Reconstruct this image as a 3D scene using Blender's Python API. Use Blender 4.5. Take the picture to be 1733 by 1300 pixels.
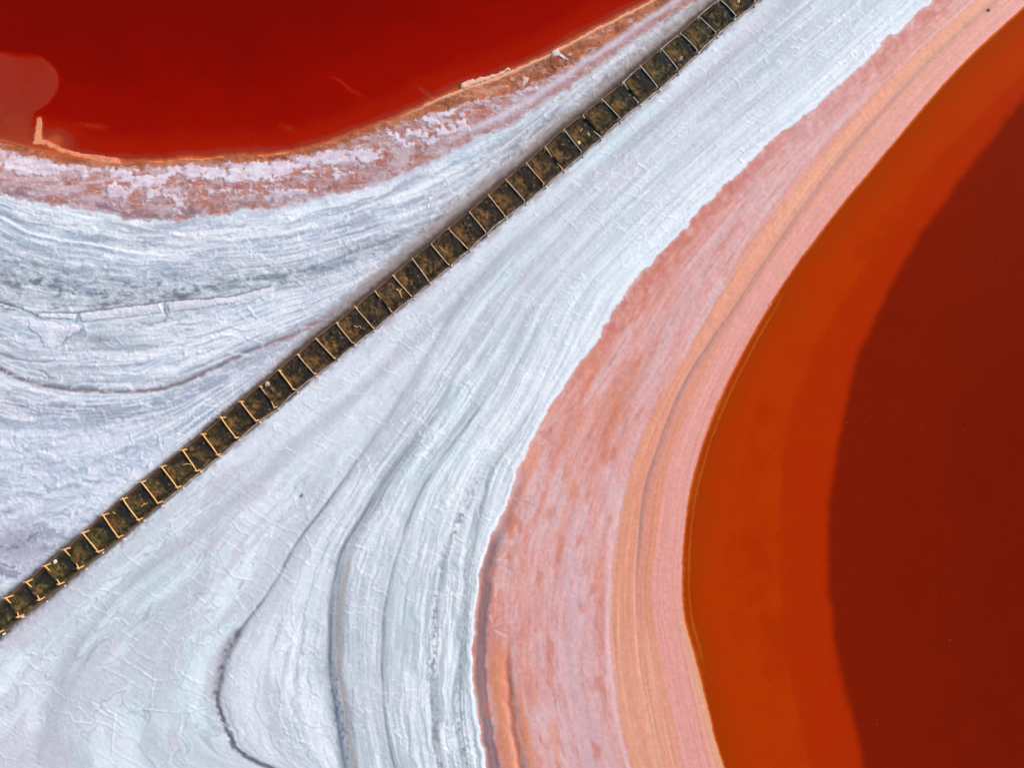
import bpy, math, random
import numpy as np
from mathutils import Vector, noise as mnoise

S = bpy.context.scene
for o in list(bpy.data.objects):
    bpy.data.objects.remove(o)

# ------------------------------------------------------------------ camera, light, exposure
PX = 25.0            # photograph pixels per metre on the ground
CH = 46.0            # height of the drone above the water
cam_d = bpy.data.cameras.new('camera')
cam = bpy.data.objects.new('camera', cam_d)
S.collection.objects.link(cam)
cam.location = (0, 0, CH)
cam.rotation_euler = (0, 0, 0)
cam_d.sensor_width = 36.0
cam_d.lens = 36.0 * CH / (1733 / PX)
cam_d.clip_start = 0.5
cam_d.clip_end = 20000
S.camera = cam

SUN_EL, SUN_AZ = math.radians(33), math.radians(62)      # azimuth clockwise from +Y (up in the picture)
w = bpy.data.worlds.new('World')
S.world = w
w.use_nodes = True
nt = w.node_tree
nt.nodes.clear()
sky = nt.nodes.new('ShaderNodeTexSky')
sky.sky_type = 'NISHITA'
sky.sun_disc = False
sky.sun_elevation = SUN_EL
sky.sun_rotation = SUN_AZ
sky.dust_density = 2.0
bg = nt.nodes.new('ShaderNodeBackground')
bg.inputs['Strength'].default_value = 0.105
wo = nt.nodes.new('ShaderNodeOutputWorld')
nt.links.new(sky.outputs[0], bg.inputs[0])
nt.links.new(bg.outputs[0], wo.inputs[0])

sd = bpy.data.lights.new('sun', 'SUN')
sd.energy = 1.5
sd.angle = math.radians(14)
sd.color = (1.0, 0.92, 0.84)
sun = bpy.data.objects.new('sun', sd)
S.collection.objects.link(sun)
dv = Vector((math.sin(SUN_AZ) * math.cos(SUN_EL), math.cos(SUN_AZ) * math.cos(SUN_EL), math.sin(SUN_EL)))
sun.rotation_euler = dv.to_track_quat('Z', 'Y').to_euler()
sun.location = dv * 60

S.view_settings.view_transform = 'Standard'
S.view_settings.look = 'None'
S.view_settings.gamma = 1
S.view_settings.use_curve_mapping = False
S.view_settings.exposure = 1.04
# what a flat white surface gives back under this light: converts measured colours to base colours
KLIGHT = np.array([1.09, 1.12, 1.20])

random.seed(7)
rng = np.random.default_rng(11)
C = S.collection


def tag(o, label=None, cat=None, group=None, kind=None):
    if label: o['label'] = label
    if cat: o['category'] = cat
    if group: o['group'] = group
    if kind: o['kind'] = kind
    return o


# ------------------------------------------------------------------ numeric helpers
_tabs = {}


def vnoise(x, y, seed=0):
    if seed not in _tabs:
        _tabs[seed] = np.random.default_rng(1000 + seed).random((256, 256)).astype(np.float32)
    T = _tabs[seed]
    xi = np.floor(x); yi = np.floor(y)
    fx = (x - xi).astype(np.float32); fy = (y - yi).astype(np.float32)
    xi = xi.astype(np.int64) & 255; yi = yi.astype(np.int64) & 255
    x1 = (xi + 1) & 255; y1 = (yi + 1) & 255
    fx = fx * fx * fx * (fx * (fx * 6 - 15) + 10)
    fy = fy * fy * fy * (fy * (fy * 6 - 15) + 10)
    a = T[yi, xi]; b = T[yi, x1]; c = T[y1, xi]; d = T[y1, x1]
    return (a + (b - a) * fx) * (1 - fy) + (c + (d - c) * fx) * fy


def fbm(x, y, oct=4, seed=0, gain=0.5):
    s = 0; amp = 1; tot = 0
    for i in range(oct):
        s = s + amp * vnoise(x, y, seed + i)
        tot += amp
        amp *= gain
        x = x * 2.03 + 17.3; y = y * 2.01 + 9.1
    return s / tot * 2 - 1        # about -1..1


def ridged(x, y, oct=4, seed=0):
    s = 0; amp = 1; tot = 0
    for i in range(oct):
        s = s + amp * (1 - np.abs(vnoise(x, y, seed + i) * 2 - 1))
        tot += amp
        amp *= 0.5
        x = x * 2.03 + 5.3; y = y * 2.01 + 3.1
    return s / tot


def worley_edge(x, y, seed=0):
    """distance to the border between cells, and a random number per cell"""
    r = np.random.default_rng(500 + seed)
    JX = r.random((128, 128)); JY = r.random((128, 128)); JV = r.random((128, 128))
    xi = np.floor(x).astype(np.int64); yi = np.floor(y).astype(np.int64)
    f1 = np.full(x.shape, 9.0); f2 = np.full(x.shape, 9.0); v = np.zeros(x.shape)
    for dy in (-1, 0, 1):
        for dx in (-1, 0, 1):
            cx = xi + dx; cy = yi + dy
            jx = JX[cy & 127, cx & 127]; jy = JY[cy & 127, cx & 127]
            d = np.hypot(cx + jx - x, cy + jy - y)
            nearer = d < f1
            f2 = np.where(nearer, f1, np.minimum(f2, d))
            v = np.where(nearer, JV[cy & 127, cx & 127], v)
            f1 = np.where(nearer, d, f1)
    return f2 - f1, v


def sm(a, b, x):
    t = np.clip((x - a) / (b - a), 0, 1)
    return t * t * (3 - 2 * t)


def g(x, w):
    return np.exp(-(x / w) ** 2)


class Curve:
    """smooth function through points; q is the free variable"""
    def __init__(self, pts):
        p = sorted(pts)
        self.q = np.array([a for a, b in p], float); self.v = np.array([b for a, b in p], float)
        q, v = self.q, self.v
        m = np.zeros(len(q))
        dl = np.diff(v) / np.diff(q)
        m[1:-1] = (dl[:-1] * np.diff(q)[1:] + dl[1:] * np.diff(q)[:-1]) / (q[2:] - q[:-2])
        m[0] = dl[0]; m[-1] = dl[-1]
        self.m = m

    def __call__(self, t):
        t = np.asarray(t, float)
        q, v, m = self.q, self.v, self.m
        i = np.clip(np.searchsorted(q, t) - 1, 0, len(q) - 2)
        h = q[i + 1] - q[i]
        u = (t - q[i]) / h
        uc = np.clip(u, 0, 1)
        h00 = 2 * uc**3 - 3 * uc**2 + 1; h10 = uc**3 - 2 * uc**2 + uc
        h01 = -2 * uc**3 + 3 * uc**2; h11 = uc**3 - uc**2
        r = h00 * v[i] + h10 * h * m[i] + h01 * v[i + 1] + h11 * h * m[i + 1]
        r = r + np.where(t < q[0], (t - q[0]) * m[0], 0) + np.where(t > q[-1], (t - q[-1]) * m[-1], 0)
        return r

    def slope(self, t):
        return (self(t + 4) - self(t - 4)) / 8.0


def L(r, g_, b):
    c = np.array([r, g_, b], float) / 255
    return np.where(c <= 0.04045, c / 12.92, ((c + 0.055) / 1.055) ** 2.4)


# ------------------------------------------------------------------ what was measured in the photograph (pixels)
BARS = [((-22, 1040), (-3, 1072), 2), ((11, 1012), (32, 1045), 2), ((46, 985), (67, 1016), 2), ((77, 958), (101, 989), 2),
        ((110, 930), (134, 962), 1), ((142, 902), (167, 934), 0), ((176, 872), (202, 909), 0), ((209, 845), (235, 880), 0),
        ((241, 816), (269, 851), 0), ((275, 790), (301, 825), 0), ((310, 762), (334, 797), 0), ((344, 735), (369, 770), 0),
        ((376, 707), (400, 741), 0), ((407, 680), (434, 712), 0), ((441, 654), (465, 689), 1), ((472, 627), (497, 659), 0),
        ((504, 600), (532, 632), 0), ((535, 574), (565, 606), 0), ((570, 546), (597, 580), 0), ((602, 520), (631, 555), 0),
        ((635, 493), (662, 527), 1), ((666, 466), (695, 500), 0), ((698, 439), (725, 475), 0), ((730, 413), (759, 447), 0),
        ((760, 387), (791, 420), 0), ((794, 358), (822, 392), 0), ((827, 330), (854, 365), 0), ((857, 304), (887, 339), 0),
        ((891, 277), (920, 311), 0), ((923, 249), (951, 286), 1), ((954, 220), (984, 256), 0), ((987, 196), (1015, 230), 2),
        ((1020, 169), (1047, 200), 0), ((1054, 140), (1080, 172), 1), ((1084, 112), (1112, 147), 0), ((1119, 84), (1146, 116), 0),
        ((1152, 57), (1179, 86), 0), ((1184, 29), (1211, 56), 0), ((1217, 0), (1244, 27), 0), ((1250, -27), (1277, 2), 0),
        ((1283, -54), (1310, -25), 0), ((1316, -81), (1343, -52), 0)]
UX, UY = 0.772, -0.636          # along the dike
NX, NY = 0.636, 0.772           # across it


def bar_z(xpx):                 # height of the tie beams above the water
    return 0.70 - 0.14 * min(1, max(0, (xpx + 20) / 1000.0))


def ground_px(p, z):            # photo pixel of a point at height z -> plan pixel
    k = (CH - z) / CH
    return (866.5 + (p[0] - 866.5) * k, 650 + (p[1] - 650) * k)


FR = []                          # frames in plan pixels
for a, b, k in BARS:
    z = bar_z(a[0])
    FR.append((ground_px(a, z), ground_px(b, z), k, z))
al = lambda p: p[0] * UX + p[1] * UY
ac = lambda p: p[0] * NX + p[1] * NY
BU = Curve([(al(f[0]), ac(f[0])) for f in FR[::2]])
BE = Curve([(al(f[1]), ac(f[1])) for f in FR[::2]])


def yx(*p):                      # (x,y) list -> x as a function of y
    return Curve([(b, a) for a, b in p])


E = yx(*[f[1] for f in FR[::3]])
B1 = yx((1700, -110), (1578, 0), (1471, 96), (1405, 161), (1313, 235), (1232, 311), (1144, 400), (1067, 485), (1000, 590), (945, 665),
        (905, 735), (875, 800), (848, 873), (821, 935), (809, 1004), (802, 1077), (802, 1165), (813, 1242), (825, 1300), (860, 1400))
B3 = yx((1860, -100), (1745, 0), (1655, 81), (1582, 158), (1509, 246), (1451, 315), (1398, 381), (1313, 500), (1259, 592), (1221, 669),
        (1194, 735), (1171, 815), (1159, 900), (1154, 973), (1159, 1050), (1175, 1108), (1194, 1185), (1225, 1300), (1262, 1400))
B4 = yx((2000, -110), (1885, 0), (1733, 165), (1636, 288), (1578, 369), (1528, 442), (1478, 546), (1448, 615), (1432, 677), (1421, 738),
        (1409, 808), (1403, 896), (1400, 954), (1405, 1031), (1413, 1108), (1428, 1165), (1452, 1262), (1461, 1300), (1495, 1400))
B35 = yx((1900, -60), (1790, 60), (1690, 165), (1567, 300), (1490, 419), (1413, 530), (1375, 600), (1344, 687), (1325, 800), (1321, 915),
         (1323, 1020), (1332, 1108), (1348, 1185), (1371, 1300), (1400, 1400))
O1 = yx((1760, -100), (1650, 0), (1540, 100), (1440, 205), (1350, 310), (1262, 430), (1190, 550), (1130, 655), (1083, 750), (1060, 830), (1045, 900),
        (1035, 1000), (1035, 1100), (1047, 1200), (1070, 1300), (1100, 1400))
G1 = yx((1790, -100), (1680, 0), (1605, 69), (1490, 188), (1413, 277), (1317, 408), (1232, 535), (1159, 646), (1121, 735), (1090, 835), (1080, 920),
        (1075, 992), (1078, 1080), (1090, 1180), (1115, 1300), (1145, 1400))
P1 = yx(*[(B3(y) - (45 + 25 * max(0, (y - 900) / 400.0)), y) for y in range(-100, 1401, 100)])
W5 = yx((1440, -100), (1340, 0), (1210, 110), (1090, 215), (985, 311), (880, 405), (790, 500), (720, 610), (658, 705), (608, 774), (561, 843),
        (511, 908), (469, 981), (441, 1023), (409, 1065), (388, 1100), (374, 1150), (369, 1175), (373, 1200), (391, 1241), (406, 1269), (437, 1288), (465, 1300), (500, 1340))
W1 = yx((1500, -100), (1395, 0), (1260, 110), (1145, 215), (1042, 311), (945, 405), (862, 500), (800, 590), (718, 718), (658, 797), (617, 870),
        (585, 921), (566, 986), (561, 1069), (561, 1138), (571, 1207), (585, 1295), (610, 1400))
W2 = yx((1550, -100), (1445, 0), (1320, 110), (1200, 215), (1095, 311), (1000, 405), (915, 500), (862, 600), (797, 709), (746, 778), (709, 838),
        (677, 926), (658, 995), (649, 1060), (647, 1138), (651, 1207), (668, 1295), (700, 1400))
W3 = yx((930, 600), (860, 720), (815, 792), (783, 870), (760, 921), (741, 986), (737, 1069), (732, 1161), (737, 1244), (750, 1320))
W4 = yx((1620, -100), (1518, 0), (1395, 110), (1275, 215), (1170, 311), (1075, 405), (990, 500), (935, 620), (880, 728), (843, 778), (815, 857),
        (797, 930), (788, 1023), (783, 1115), (778, 1198), (788, 1290), (820, 1400))
# shore and strata north-west of the dike: y as a function of x
S0 = Curve([(-200, 190), (-100, 215), (0, 240), (40, 250), (100, 264), (150, 271), (210, 275), (300, 270), (390, 265), (470, 260), (520, 251), (560, 239),
            (600, 225), (640, 211), (700, 186), (760, 158), (780, 149), (850, 126), (930, 90), (1000, 52), (1060, 22), (1110, -5), (1220, -70)])
S1 = Curve([(-200, 300), (0, 330), (60, 343), (150, 356), (230, 374), (300, 373), (400, 361), (500, 345), (600, 322), (700, 288), (800, 240), (900, 188),
            (1000, 120), (1060, 80), (1120, 38), (1180, 0), (1260, -60)])
L1 = Curve([(-100, 330), (0, 366), (40, 390), (90, 405), (150, 413), (230, 428), (330, 434), (450, 432), (560, 408), (680, 372), (800, 325), (900, 262), (1000, 190), (1100, 105), (1200, 25)])
L2 = Curve([(200, 378), (260, 388), (330, 403), (433, 405), (548, 384), (625, 358), (741, 322), (798, 288), (856, 250), (933, 187), (1020, 122), (1100, 62), (1200, -15)])
D1 = Curve([(-100, 440), (0, 465), (100, 492), (200, 503), (300, 500), (400, 478), (500, 466), (600, 432), (700, 392), (800, 345), (900, 280), (1000, 210), (1100, 120)])
SL = Curve([(-100, 505), (0, 525), (65, 540), (150, 536), (280, 520), (400, 508), (460, 488), (540, 472), (650, 436), (740, 398), (830, 340)])
L3 = Curve([(-100, 580), (0, 622), (40, 640), (100, 655), (180, 662), (250, 661), (310, 648), (360, 625), (420, 598), (470, 577), (540, 545), (620, 490), (700, 430), (800, 365), (900, 285), (1000, 215), (1100, 135)])
L4 = Curve([(-100, 650), (0, 672), (100, 693), (200, 700), (290, 690), (350, 660), (420, 625), (500, 587), (560, 545), (620, 508)])

# ------------------------------------------------------------------ the ground sheet: one grid, fine in view, stretching to the horizon
def axis(a, b, step, n_out=46, grow=1.165):
    core = np.arange(a, b + step, step)
    ext = np.cumsum(step * grow ** np.arange(1, n_out + 1))
    return np.concatenate([a - ext[::-1], core, core[-1] + ext])


STEP = 1.6
xs = axis(-45, 1778, STEP); ys = axis(-45, 1345, STEP)
X, Y = np.meshgrid(xs, ys)
NR, NC = X.shape

a_ = X * UX + Y * UY
b_ = X * NX + Y * NY
rag = fbm(X / 9, Y / 9, 3, 41) * 2.2 + fbm(X / 3.5, Y / 3.5, 2, 44) * 1.0
bu = BU(a_) - 2.5 + rag; be = BE(a_) + 1.5 + rag * 0.8
wob = fbm(a_ / 16, a_ * 0 + 3.3, 3, 40) * 2.2
dU = bu - b_                       # > 0 : north-west of the dike
dE = b_ - be                       # > 0 : south-east of it
left = dU > 0
right = dE > 0
dike = ~left & ~right


def rowdist(cv, wobble=0):
    """signed perpendicular distance to a curve x(y); > 0 to its right"""
    y1 = ys[:, None]
    return (X - cv(y1) + wobble) / np.sqrt(1 + cv.slope(y1) ** 2)


def coldist(cv, wobble=0):
    """signed perpendicular distance to a curve y(x); > 0 below it"""
    x1 = xs[None, :]
    return (Y - cv(x1) + wobble) / np.sqrt(1 + cv.slope(x1) ** 2)


# flow coordinate: which streamline a point lies on
sR = np.zeros_like(X)
kv = [0, 0.22, 0.42, 0.58, 0.84, 1.0, 1.35, 1.55, 1.78, 2.0, 2.4, 3.0, 5.0]
for r in range(NR):
    y = ys[r]
    kn = np.array([float(c(y)) for c in (E, W5, W1, W2, W4, B1, O1, G1, P1, B3, B35, B4)])
    kn = np.maximum.accumulate(kn + np.arange(12) * 1e-3)
    kn = np.append(kn, kn[-1] + 500)
    sR[r] = np.interp(X[r], kn, kv) + np.minimum(0, X[r] - kn[0]) * 0.001
sL = np.zeros_like(X)
for c in range(NC):
    x = xs[c]
    kn = np.array([float(f(x)) for f in (S0, S1, L1, D1, SL, L3)] + [(float(BU(x * UX + 500 * UY)) - x * NX) / NY])
    # y where the dike's edge crosses this column
    yy = 600.0
    for _ in range(6):
        yy = (float(BU(x * UX + yy * UY)) - x * NX) / NY
    kn[-1] = yy
    kn = np.maximum.accumulate(np.minimum(kn, yy) + np.arange(7) * 1e-3)
    sL[:, c] = np.interp(Y[:, c], kn, [0, 1, 1.3, 1.8, 2.1, 2.7, 4.0])

nA = fbm(X / 90, Y / 90, 4, 1)
nB = fbm(X / 22, Y / 22, 4, 7)
nC = fbm(X / 6, Y / 6, 3, 13)
nD = fbm(X / 2.6, Y / 2.6, 2, 19)
T = Y * 1.15 - X * 0.25           # runs along the streamlines on the south-east side
T2 = X + Y * 0.1                  # ... and on the north-west side

COL = np.zeros(X.shape + (3,))
H = np.zeros_like(X)


def put(col, mask):
    """lay one sediment colour over the ground"""
    global COL
    m = np.clip(mask, 0, 1)[..., None]
    COL = COL * (1 - m) + np.asarray(col) * m


def mul(f):
    global COL
    COL = COL * np.asarray(f)[..., None] if np.ndim(f) == 2 else COL * f


# ---------------- south-east side: white crust
w3 = fbm(X / 40, Y / 40, 3, 30) * 2.0
dB1 = rowdist(B1, nB * 5 + nC * (1.0 + 1.5 * sm(800, 600, Y)) + nD * 1.0 * sm(800, 600, Y) + sm(720, 560, Y) * fbm(X / 34, Y / 34, 4, 421, 0.6) * 9)
dB3 = rowdist(B3, nC * 1.0 + nA * 2)
dB4 = rowdist(B4, nA * 3)
dB35 = rowdist(B35, nA * 6)
st1 = fbm(sR * 22, T / 210, 4, 50, 0.6)       # long streaks following the flow
st2 = fbm(sR * 75, T / 130, 3, 55, 0.6)
st3 = fbm(sR * 7 + 4, T / 300, 3, 60)
white = L(210, 219, 228)
lilac = L(208, 211, 221)
cyanw = L(200, 220, 228)
bright = L(233, 238, 247)
grey = L(158, 164, 174)
greyd = L(104, 112, 122)
taupe = L(160, 152, 152)
put(white, np.ones_like(X))
put(lilac, sm(-0.05, 0.5, st3 + nA * 0.5) * 0.65)
put(cyanw, sm(0.05, 0.6, fbm(X / 150 + 9, Y / 150, 3, 64) - 0.4 * st3 + sm(700, 1250, Y) * 0.35) * 0.8)
put(L(182, 190, 201), sm(0.0, 0.45, st1) * 0.65 * sm(0.02, 0.12, sR))
put(L(178, 183, 194), sm(0.12, 0.55, st2) * 0.28 * sm(0.1, 0.35, sR))
put(bright, sm(0.12, 0.5, -st1) * 0.45)
put(bright, sm(0.1, 0.5, -st2) * 0.3 * sm(0.45, 0.75, sR))
# brightest strip before the pink shore
put(L(234, 242, 249), g(dB1 + 26, 18) * (0.55 + 0.4 * st2) * sm(1150, 650, Y))
put(L(240, 243, 250), g(rowdist(W4) + 34, 10) * (0.6 + 0.5 * st1) * sm(600, 800, Y))
put(bright, g(dB1 + 5, 5) * 0.75)


def streak(cv, wd, col, amt, y0=None, y1=None, wob_=0, soft=80):
    d = rowdist(cv, w3 + wob_)
    m = g(d, wd) * amt
    if y0 is not None: m = m * sm(y0 - soft, y0 + soft, Y)
    if y1 is not None: m = m * sm(y1 + soft, y1 - soft, Y)
    put(col, m)
    return m


brk = 0.55 + 0.45 * fbm(T / 60, sR * 3, 3, 70)
# the wide double streak
dW1 = rowdist(W1, w3)
ww = 7 + 9 * sm(700, 1200, Y)
m1 = g((dW1 - 8) / ww, 1.0) * (0.45 + 0.5 * fbm(dW1 / 4.5, T / 120, 3, 72)) * sm(520, 800, Y)
put(L(150, 152, 160), m1 * 1.1)
streak(W1, 3.2, L(112, 120, 138), 0.75 * brk, 720)
put(L(163, 158, 158), g(dW1 - 16, 7) * 0.55 * sm(800, 1000, Y))
spk = sm(0.1, 0.5, fbm(X / 4.5, Y / 7, 3, 75))
put(L(70, 92, 122), g(dW1 - 3, 8) * spk * 0.85 * sm(1080, 1180, Y))
put(L(150, 152, 158), g(dW1 - 2, 5) * 0.35 * sm(300, 500, Y) * sm(800, 600, Y))
# thin lines
streak(W2, 2.6, L(112, 128, 138), 0.8 * brk, 700)
put(L(160, 165, 175), g(rowdist(W2, w3) - 9, 4) * 0.4 * sm(700, 900, Y))
streak(W2, 5, L(160, 165, 176), 0.5 * brk, 380, 760)
streak(W5, 2.3, L(96, 108, 120), 0.85 * brk, 720, 1080)
dW5 = rowdist(W5, w3)
put(L(138, 136, 144), g(dW5 + 2, 7.5) * sm(1050, 1075, Y) * sm(1195, 1165, Y) * (0.75 + 0.3 * nC))
put(L(98, 98, 106), g(dW5 - 5, 4) * sm(1050, 1090, Y) * sm(1215, 1150, Y) * (0.7 + 0.6 * nC))
put(L(105, 102, 110), g(rowdist(W5, w3 + nC * 4), 3.4) * sm(1160, 1200, Y) * 0.9)
W5n = rowdist(W5, w3 + nC * 5)
put(L(172, 176, 186), g(dW5 - 7, 7) * sm(500, 700, Y) * sm(1080, 900, Y) * 0.5)
# spotted grey bands
dW3 = rowdist(W3, w3)
put(L(150, 158, 166), g(dW3, 11) * 0.4 * sm(760, 850, Y))
put(L(165, 172, 180), g(dW3 - 4, 13) * 0.35 * sm(850, 1000, Y))
dW4 = rowdist(W4, w3)
put(L(150, 163, 168), g(dW4, 11) * (0.45 + 0.5 * fbm(dW4 / 4, T / 90, 3, 82)) * sm(640, 800, Y))
put(L(140, 152, 160), g(dW4 + 1, 9) * 0.4 * sm(820, 1150, Y))
put(L(80, 100, 116), g(dW4, 2.4) * 0.6 * sm(640, 760, Y) * sm(1000, 850, Y))
streak(W4, 4, L(168, 178, 188), 0.45 * brk, 40, 700)
put(L(100, 100, 112), g(rowdist(W4) + 10 - 0 * X, 2.5) * g(Y - 1240, 20) * 0.0)
for cx, cy, rr in ((730, 1181, 4.5), (737, 1234, 6.5), (742, 1247, 8), (786, 1268, 9), (779, 1205, 7), (733, 1118, 5)):
    put(L(92, 94, 106), g(np.hypot(X - cx, (Y - cy) / 1.25) + nC * 3.5, rr * 0.8) * 0.75)
# shade of the folds fanning out below the dike, painted as grey bands
F1 = yx((900, 395), (850, 440), (812, 475), (750, 537), (712, 570), (662, 612), (625, 652), (575, 690), (525, 732), (475, 775), (440, 812), (385, 855), (326, 906), (270, 945),
        (215, 989), (165, 1045), (123, 1109), (95, 1175), (77, 1238), (66, 1300), (55, 1400))
dF = rowdist(F1, w3 * 2)
put(L(180, 181, 191), g(dF, 11) * (0.55 + 0.3 * st1) * (1 - 0.35 * g(Y - 850, 60)))
put(L(150, 150, 165), g(dF - 7, 2.2) * 0.45 * sm(880, 940, Y) * sm(1190, 1100, Y))
F2 = yx((330, 930), (240, 1000), (170, 1085), (138, 1135), (108, 1190), (96, 1300), (90, 1400))
put(L(180, 178, 189), g(rowdist(F2, w3), 8) * sm(1040, 1110, Y) * 0.8)
F3 = yx((200, 980), (110, 1070), (60, 1140), (20, 1220), (5, 1300), (-10, 1400))
put(L(186, 184, 197), g(rowdist(F3, w3 * 2), 12) * sm(1060, 1150, Y) * 0.7)
F4 = yx((520, 800), (420, 900), (330, 1020), (290, 1100), (262, 1180), (245, 1300), (235, 1400))
put(L(188, 188, 201), g(rowdist(F4, w3 * 2), 13) * 0.55 * sm(850, 950, Y))
F5 = yx((640, 760), (560, 850), (500, 960), (470, 1060), (462, 1160), (480, 1300), (500, 1400))
put(L(193, 190, 203), g(rowdist(F5, w3 * 2), 12) * 0.45)
F6 = yx((1150, 60), (1050, 140), (960, 230), (880, 320), (790, 410), (700, 500), (640, 575))
put(L(186, 187, 199), g(rowdist(F6, w3 * 2), 8) * 0.5 * sm(0, 80, Y) * sm(640, 560, Y))
put(L(120, 124, 134), g(np.hypot(X - 513, (Y - 838) / 1.5), 3) * 0.7)
# mud washed against the foot of the planks
put(L(118, 104, 98), g(dE, 3.5) * (0.6 + 0.5 * nC) * right)
put(L(180, 178, 190), g(dE - 6, 8) * 0.6 * sm(0.0, 0.6, nB + 0.3) * right)
put(L(58, 62, 46), sm(15, 4, dE + nB * 7 + nC * 3) * sm(230, 60, X) * 0.92 * right)
put(L(96, 100, 96), g(dE - 15, 5) * sm(150, 40, X) * sm(-0.3, 0.3, nC) * 0.8 * right)
put(L(70, 60, 50), sm(7, 2, dE + nB * 3 + nC * 2) * 0.8 * right)
put(L(160, 150, 156), g(dE - 8, 4) * sm(-0.2, 0.3, nB + nC) * 0.6 * right)
put(L(128, 118, 132), g(dE - 13, 7) * sm(0.1, 0.5, nC + nB * 0.6) * sm(330, 150, X) * 0.7 * right)

# pressure ridges: long terrace edges along the flow, short cross ridges between them
def bricks(sf, tf, n, tl, seed, wx=0.35, cw=None):
    """terrace edge, cross ridge and a random number per terrace; sf across the flow, tf along it"""
    q = sf * n + fbm(tf / 70, sf * 3, 3, seed) * wx + nC * 0.06 + nB * 0.10
    k = np.floor(q)
    fr_ = q - k
    gq = np.hypot(np.gradient(q, axis=1) / np.gradient(xs)[None, :], np.gradient(q, axis=0) / np.gradient(ys)[:, None])
    wpx = 1 / np.maximum(gq, 1e-3)                      # width of one terrace in pixels
    rk = np.random.default_rng(seed).random(4096)
    ki = k.astype(int) & 4095
    edge = g(np.minimum(fr_, 1 - fr_) * wpx, 1.6)
    step_ = sm(0, 1, fr_)
    tq = tf / tl * (0.8 + 0.9 * rk[(ki * 7 + 3) & 4095]) + rk[ki] * 20 + fbm(X / 14, Y / 14, 2, seed + 5) * 0.35
    kt = np.floor(tq); ft = tq - kt
    tw = tl / (0.8 + 0.9 * rk[(ki * 7 + 3) & 4095])
    on = rk[((kt.astype(int) * 31 + ki * 17) & 4095)]
    on1 = rk[(((kt.astype(int) + 1) * 31 + ki * 17) & 4095)]
    dc = np.minimum(ft, 1 - ft) * tw
    sel = np.where(ft < 0.5, on, on1)
    cross = g(dc, 1.5) * (sel < 0.45) * sm(0.0, 0.15, fr_) * sm(1.0, 0.8, fr_) * (0.4 + 1.2 * sel)
    return edge, cross, rk[ki], rk[((np.floor(tq + 0.5).astype(int) * 13 + ki * 5) & 4095)], fr_


inner = sm(5, 18, dE) * sm(0, -10, dB1) * right
TR = Y * 1.0 - X * 0.55
eR, cR, rR, bR, fR = bricks(sR, TR, 17, 30, 231)
eR2, cR2, rR2, bR2, fR2 = bricks(sR, TR, 41, 13, 241)
msk = sm(-0.25, 0.3, fbm(X / 70, Y / 70, 3, 96))
mskB = sm(0.0, 0.4, fbm(X / 55 + 4, Y / 55, 3, 97))
eL_ = eR * (rR > 0.35) * (0.35 + 0.65 * msk)
put(L(176, 180, 193), eL_ * inner * 0.55 * sm(0.15, 0.3, sR + 0.1 * nB))  # step shadows painted as darker lines on the terrace edges
put(L(160, 166, 180), eR2 * (rR2 > 0.8) * inner * 0.35 * sm(0.25, 0.5, sR))  # finer step shadows, painted the same way
put(L(240, 242, 249), np.clip(cR * msk + cR2 * mskB * 0.7, 0, 1) * inner * 0.6)
put(L(188, 196, 208), (bR < 0.25) * inner * 0.16)
put(L(220, 218, 226), (bR > 0.72) * inner * 0.14)
cross = np.clip(cR * msk + cR2 * mskB * 0.6, 0, 1)
wx_, wv_ = worley_edge(X / 30 + nB * .35 + sR * 2, Y / 24 + fbm(X / 20, Y / 20, 3, 98) * .35, 4)
plt = g(wx_ * 27, 1.5) * sm(0.05, 0.35, fbm(X / 60 + 3, Y / 60, 3, 99) + nC * .3) * inner
put(L(240, 242, 248), plt * 0.45)
cross = np.maximum(cross, plt * 0.6)
hR = 0.30 - 0.16 * np.clip(sR, 0, 1) ** 1.3
hR = hR + (0.034 * cross + (rR - 0.5) * 0.020 + (wv_ - 0.5) * 0.012 + (bR - 0.5) * 0.008 + st1 * 0.010 + st2 * 0.006) * inner
hR = hR - eL_ * 0.016 * inner + nB * 0.014 * inner + nC * 0.006 * inner + nD * 0.004 * inner
hR = hR - g(dW1 - 6, ww) * 0.04 * sm(600, 900, Y) - g(rowdist(W2, w3), 4) * 0.04 * sm(600, 800, Y) - g(dW5, 4) * 0.04 * sm(600, 800, Y)
hR = hR - g(dF, 12) * 0.035 + g(dB1 + 5, 5) * 0.05 * sm(500, 900, Y)


lnz = fbm(sR * 34 + nB * 0.35, T / 170 + nA, 4, 411, 0.6)
lnz2 = fbm(sR * 95 + nB * 0.6, T / 90, 3, 415, 0.6)
lam = sm(0.10, 0.35, sR + 0.15 * nA) * inner * sm(-0.4, 0.2, fbm(X / 120, Y / 160, 3, 418)) * (0.40 + 0.45 * sm(450, 800, Y))
put(L(132, 150, 162), g(lnz - 0.14, 0.022) * lam * 0.65)
put(L(150, 160, 174), g(lnz + 0.16, 0.030) * lam * 0.55)
put(L(168, 178, 188), sm(0.12, 0.4, lnz2) * lam * 0.55)
put(L(240, 246, 251), sm(0.08, 0.35, -lnz2) * lam * 0.6)
put(L(156, 172, 178), sm(0.0, 0.35, lnz2 + lnz) * g(dB1 + 60, 55) * sm(800, 1000, Y) * 0.6)
put(L(236, 243, 249), sm(0.0, 0.35, -lnz2 - lnz * .5) * g(dB1 + 45, 50) * sm(600, 900, Y) * 0.6)
fo = fbm(sR * 34 + nA * .6, T / 240, 4, 491, .55)  # more fold shading, painted as grey and lilac bands
fom = sm(0.30, 0.18, sR) * inner * sm(650, 850, Y)
put(L(184, 189, 200), sm(0.02, 0.3, fo) * fom * 0.6)
put(L(136, 142, 160), g(fo - 0.06, 0.02) * fom * 0.5)
put(L(220, 228, 236), sm(0.02, 0.3, -fo) * fom * 0.5)
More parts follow.
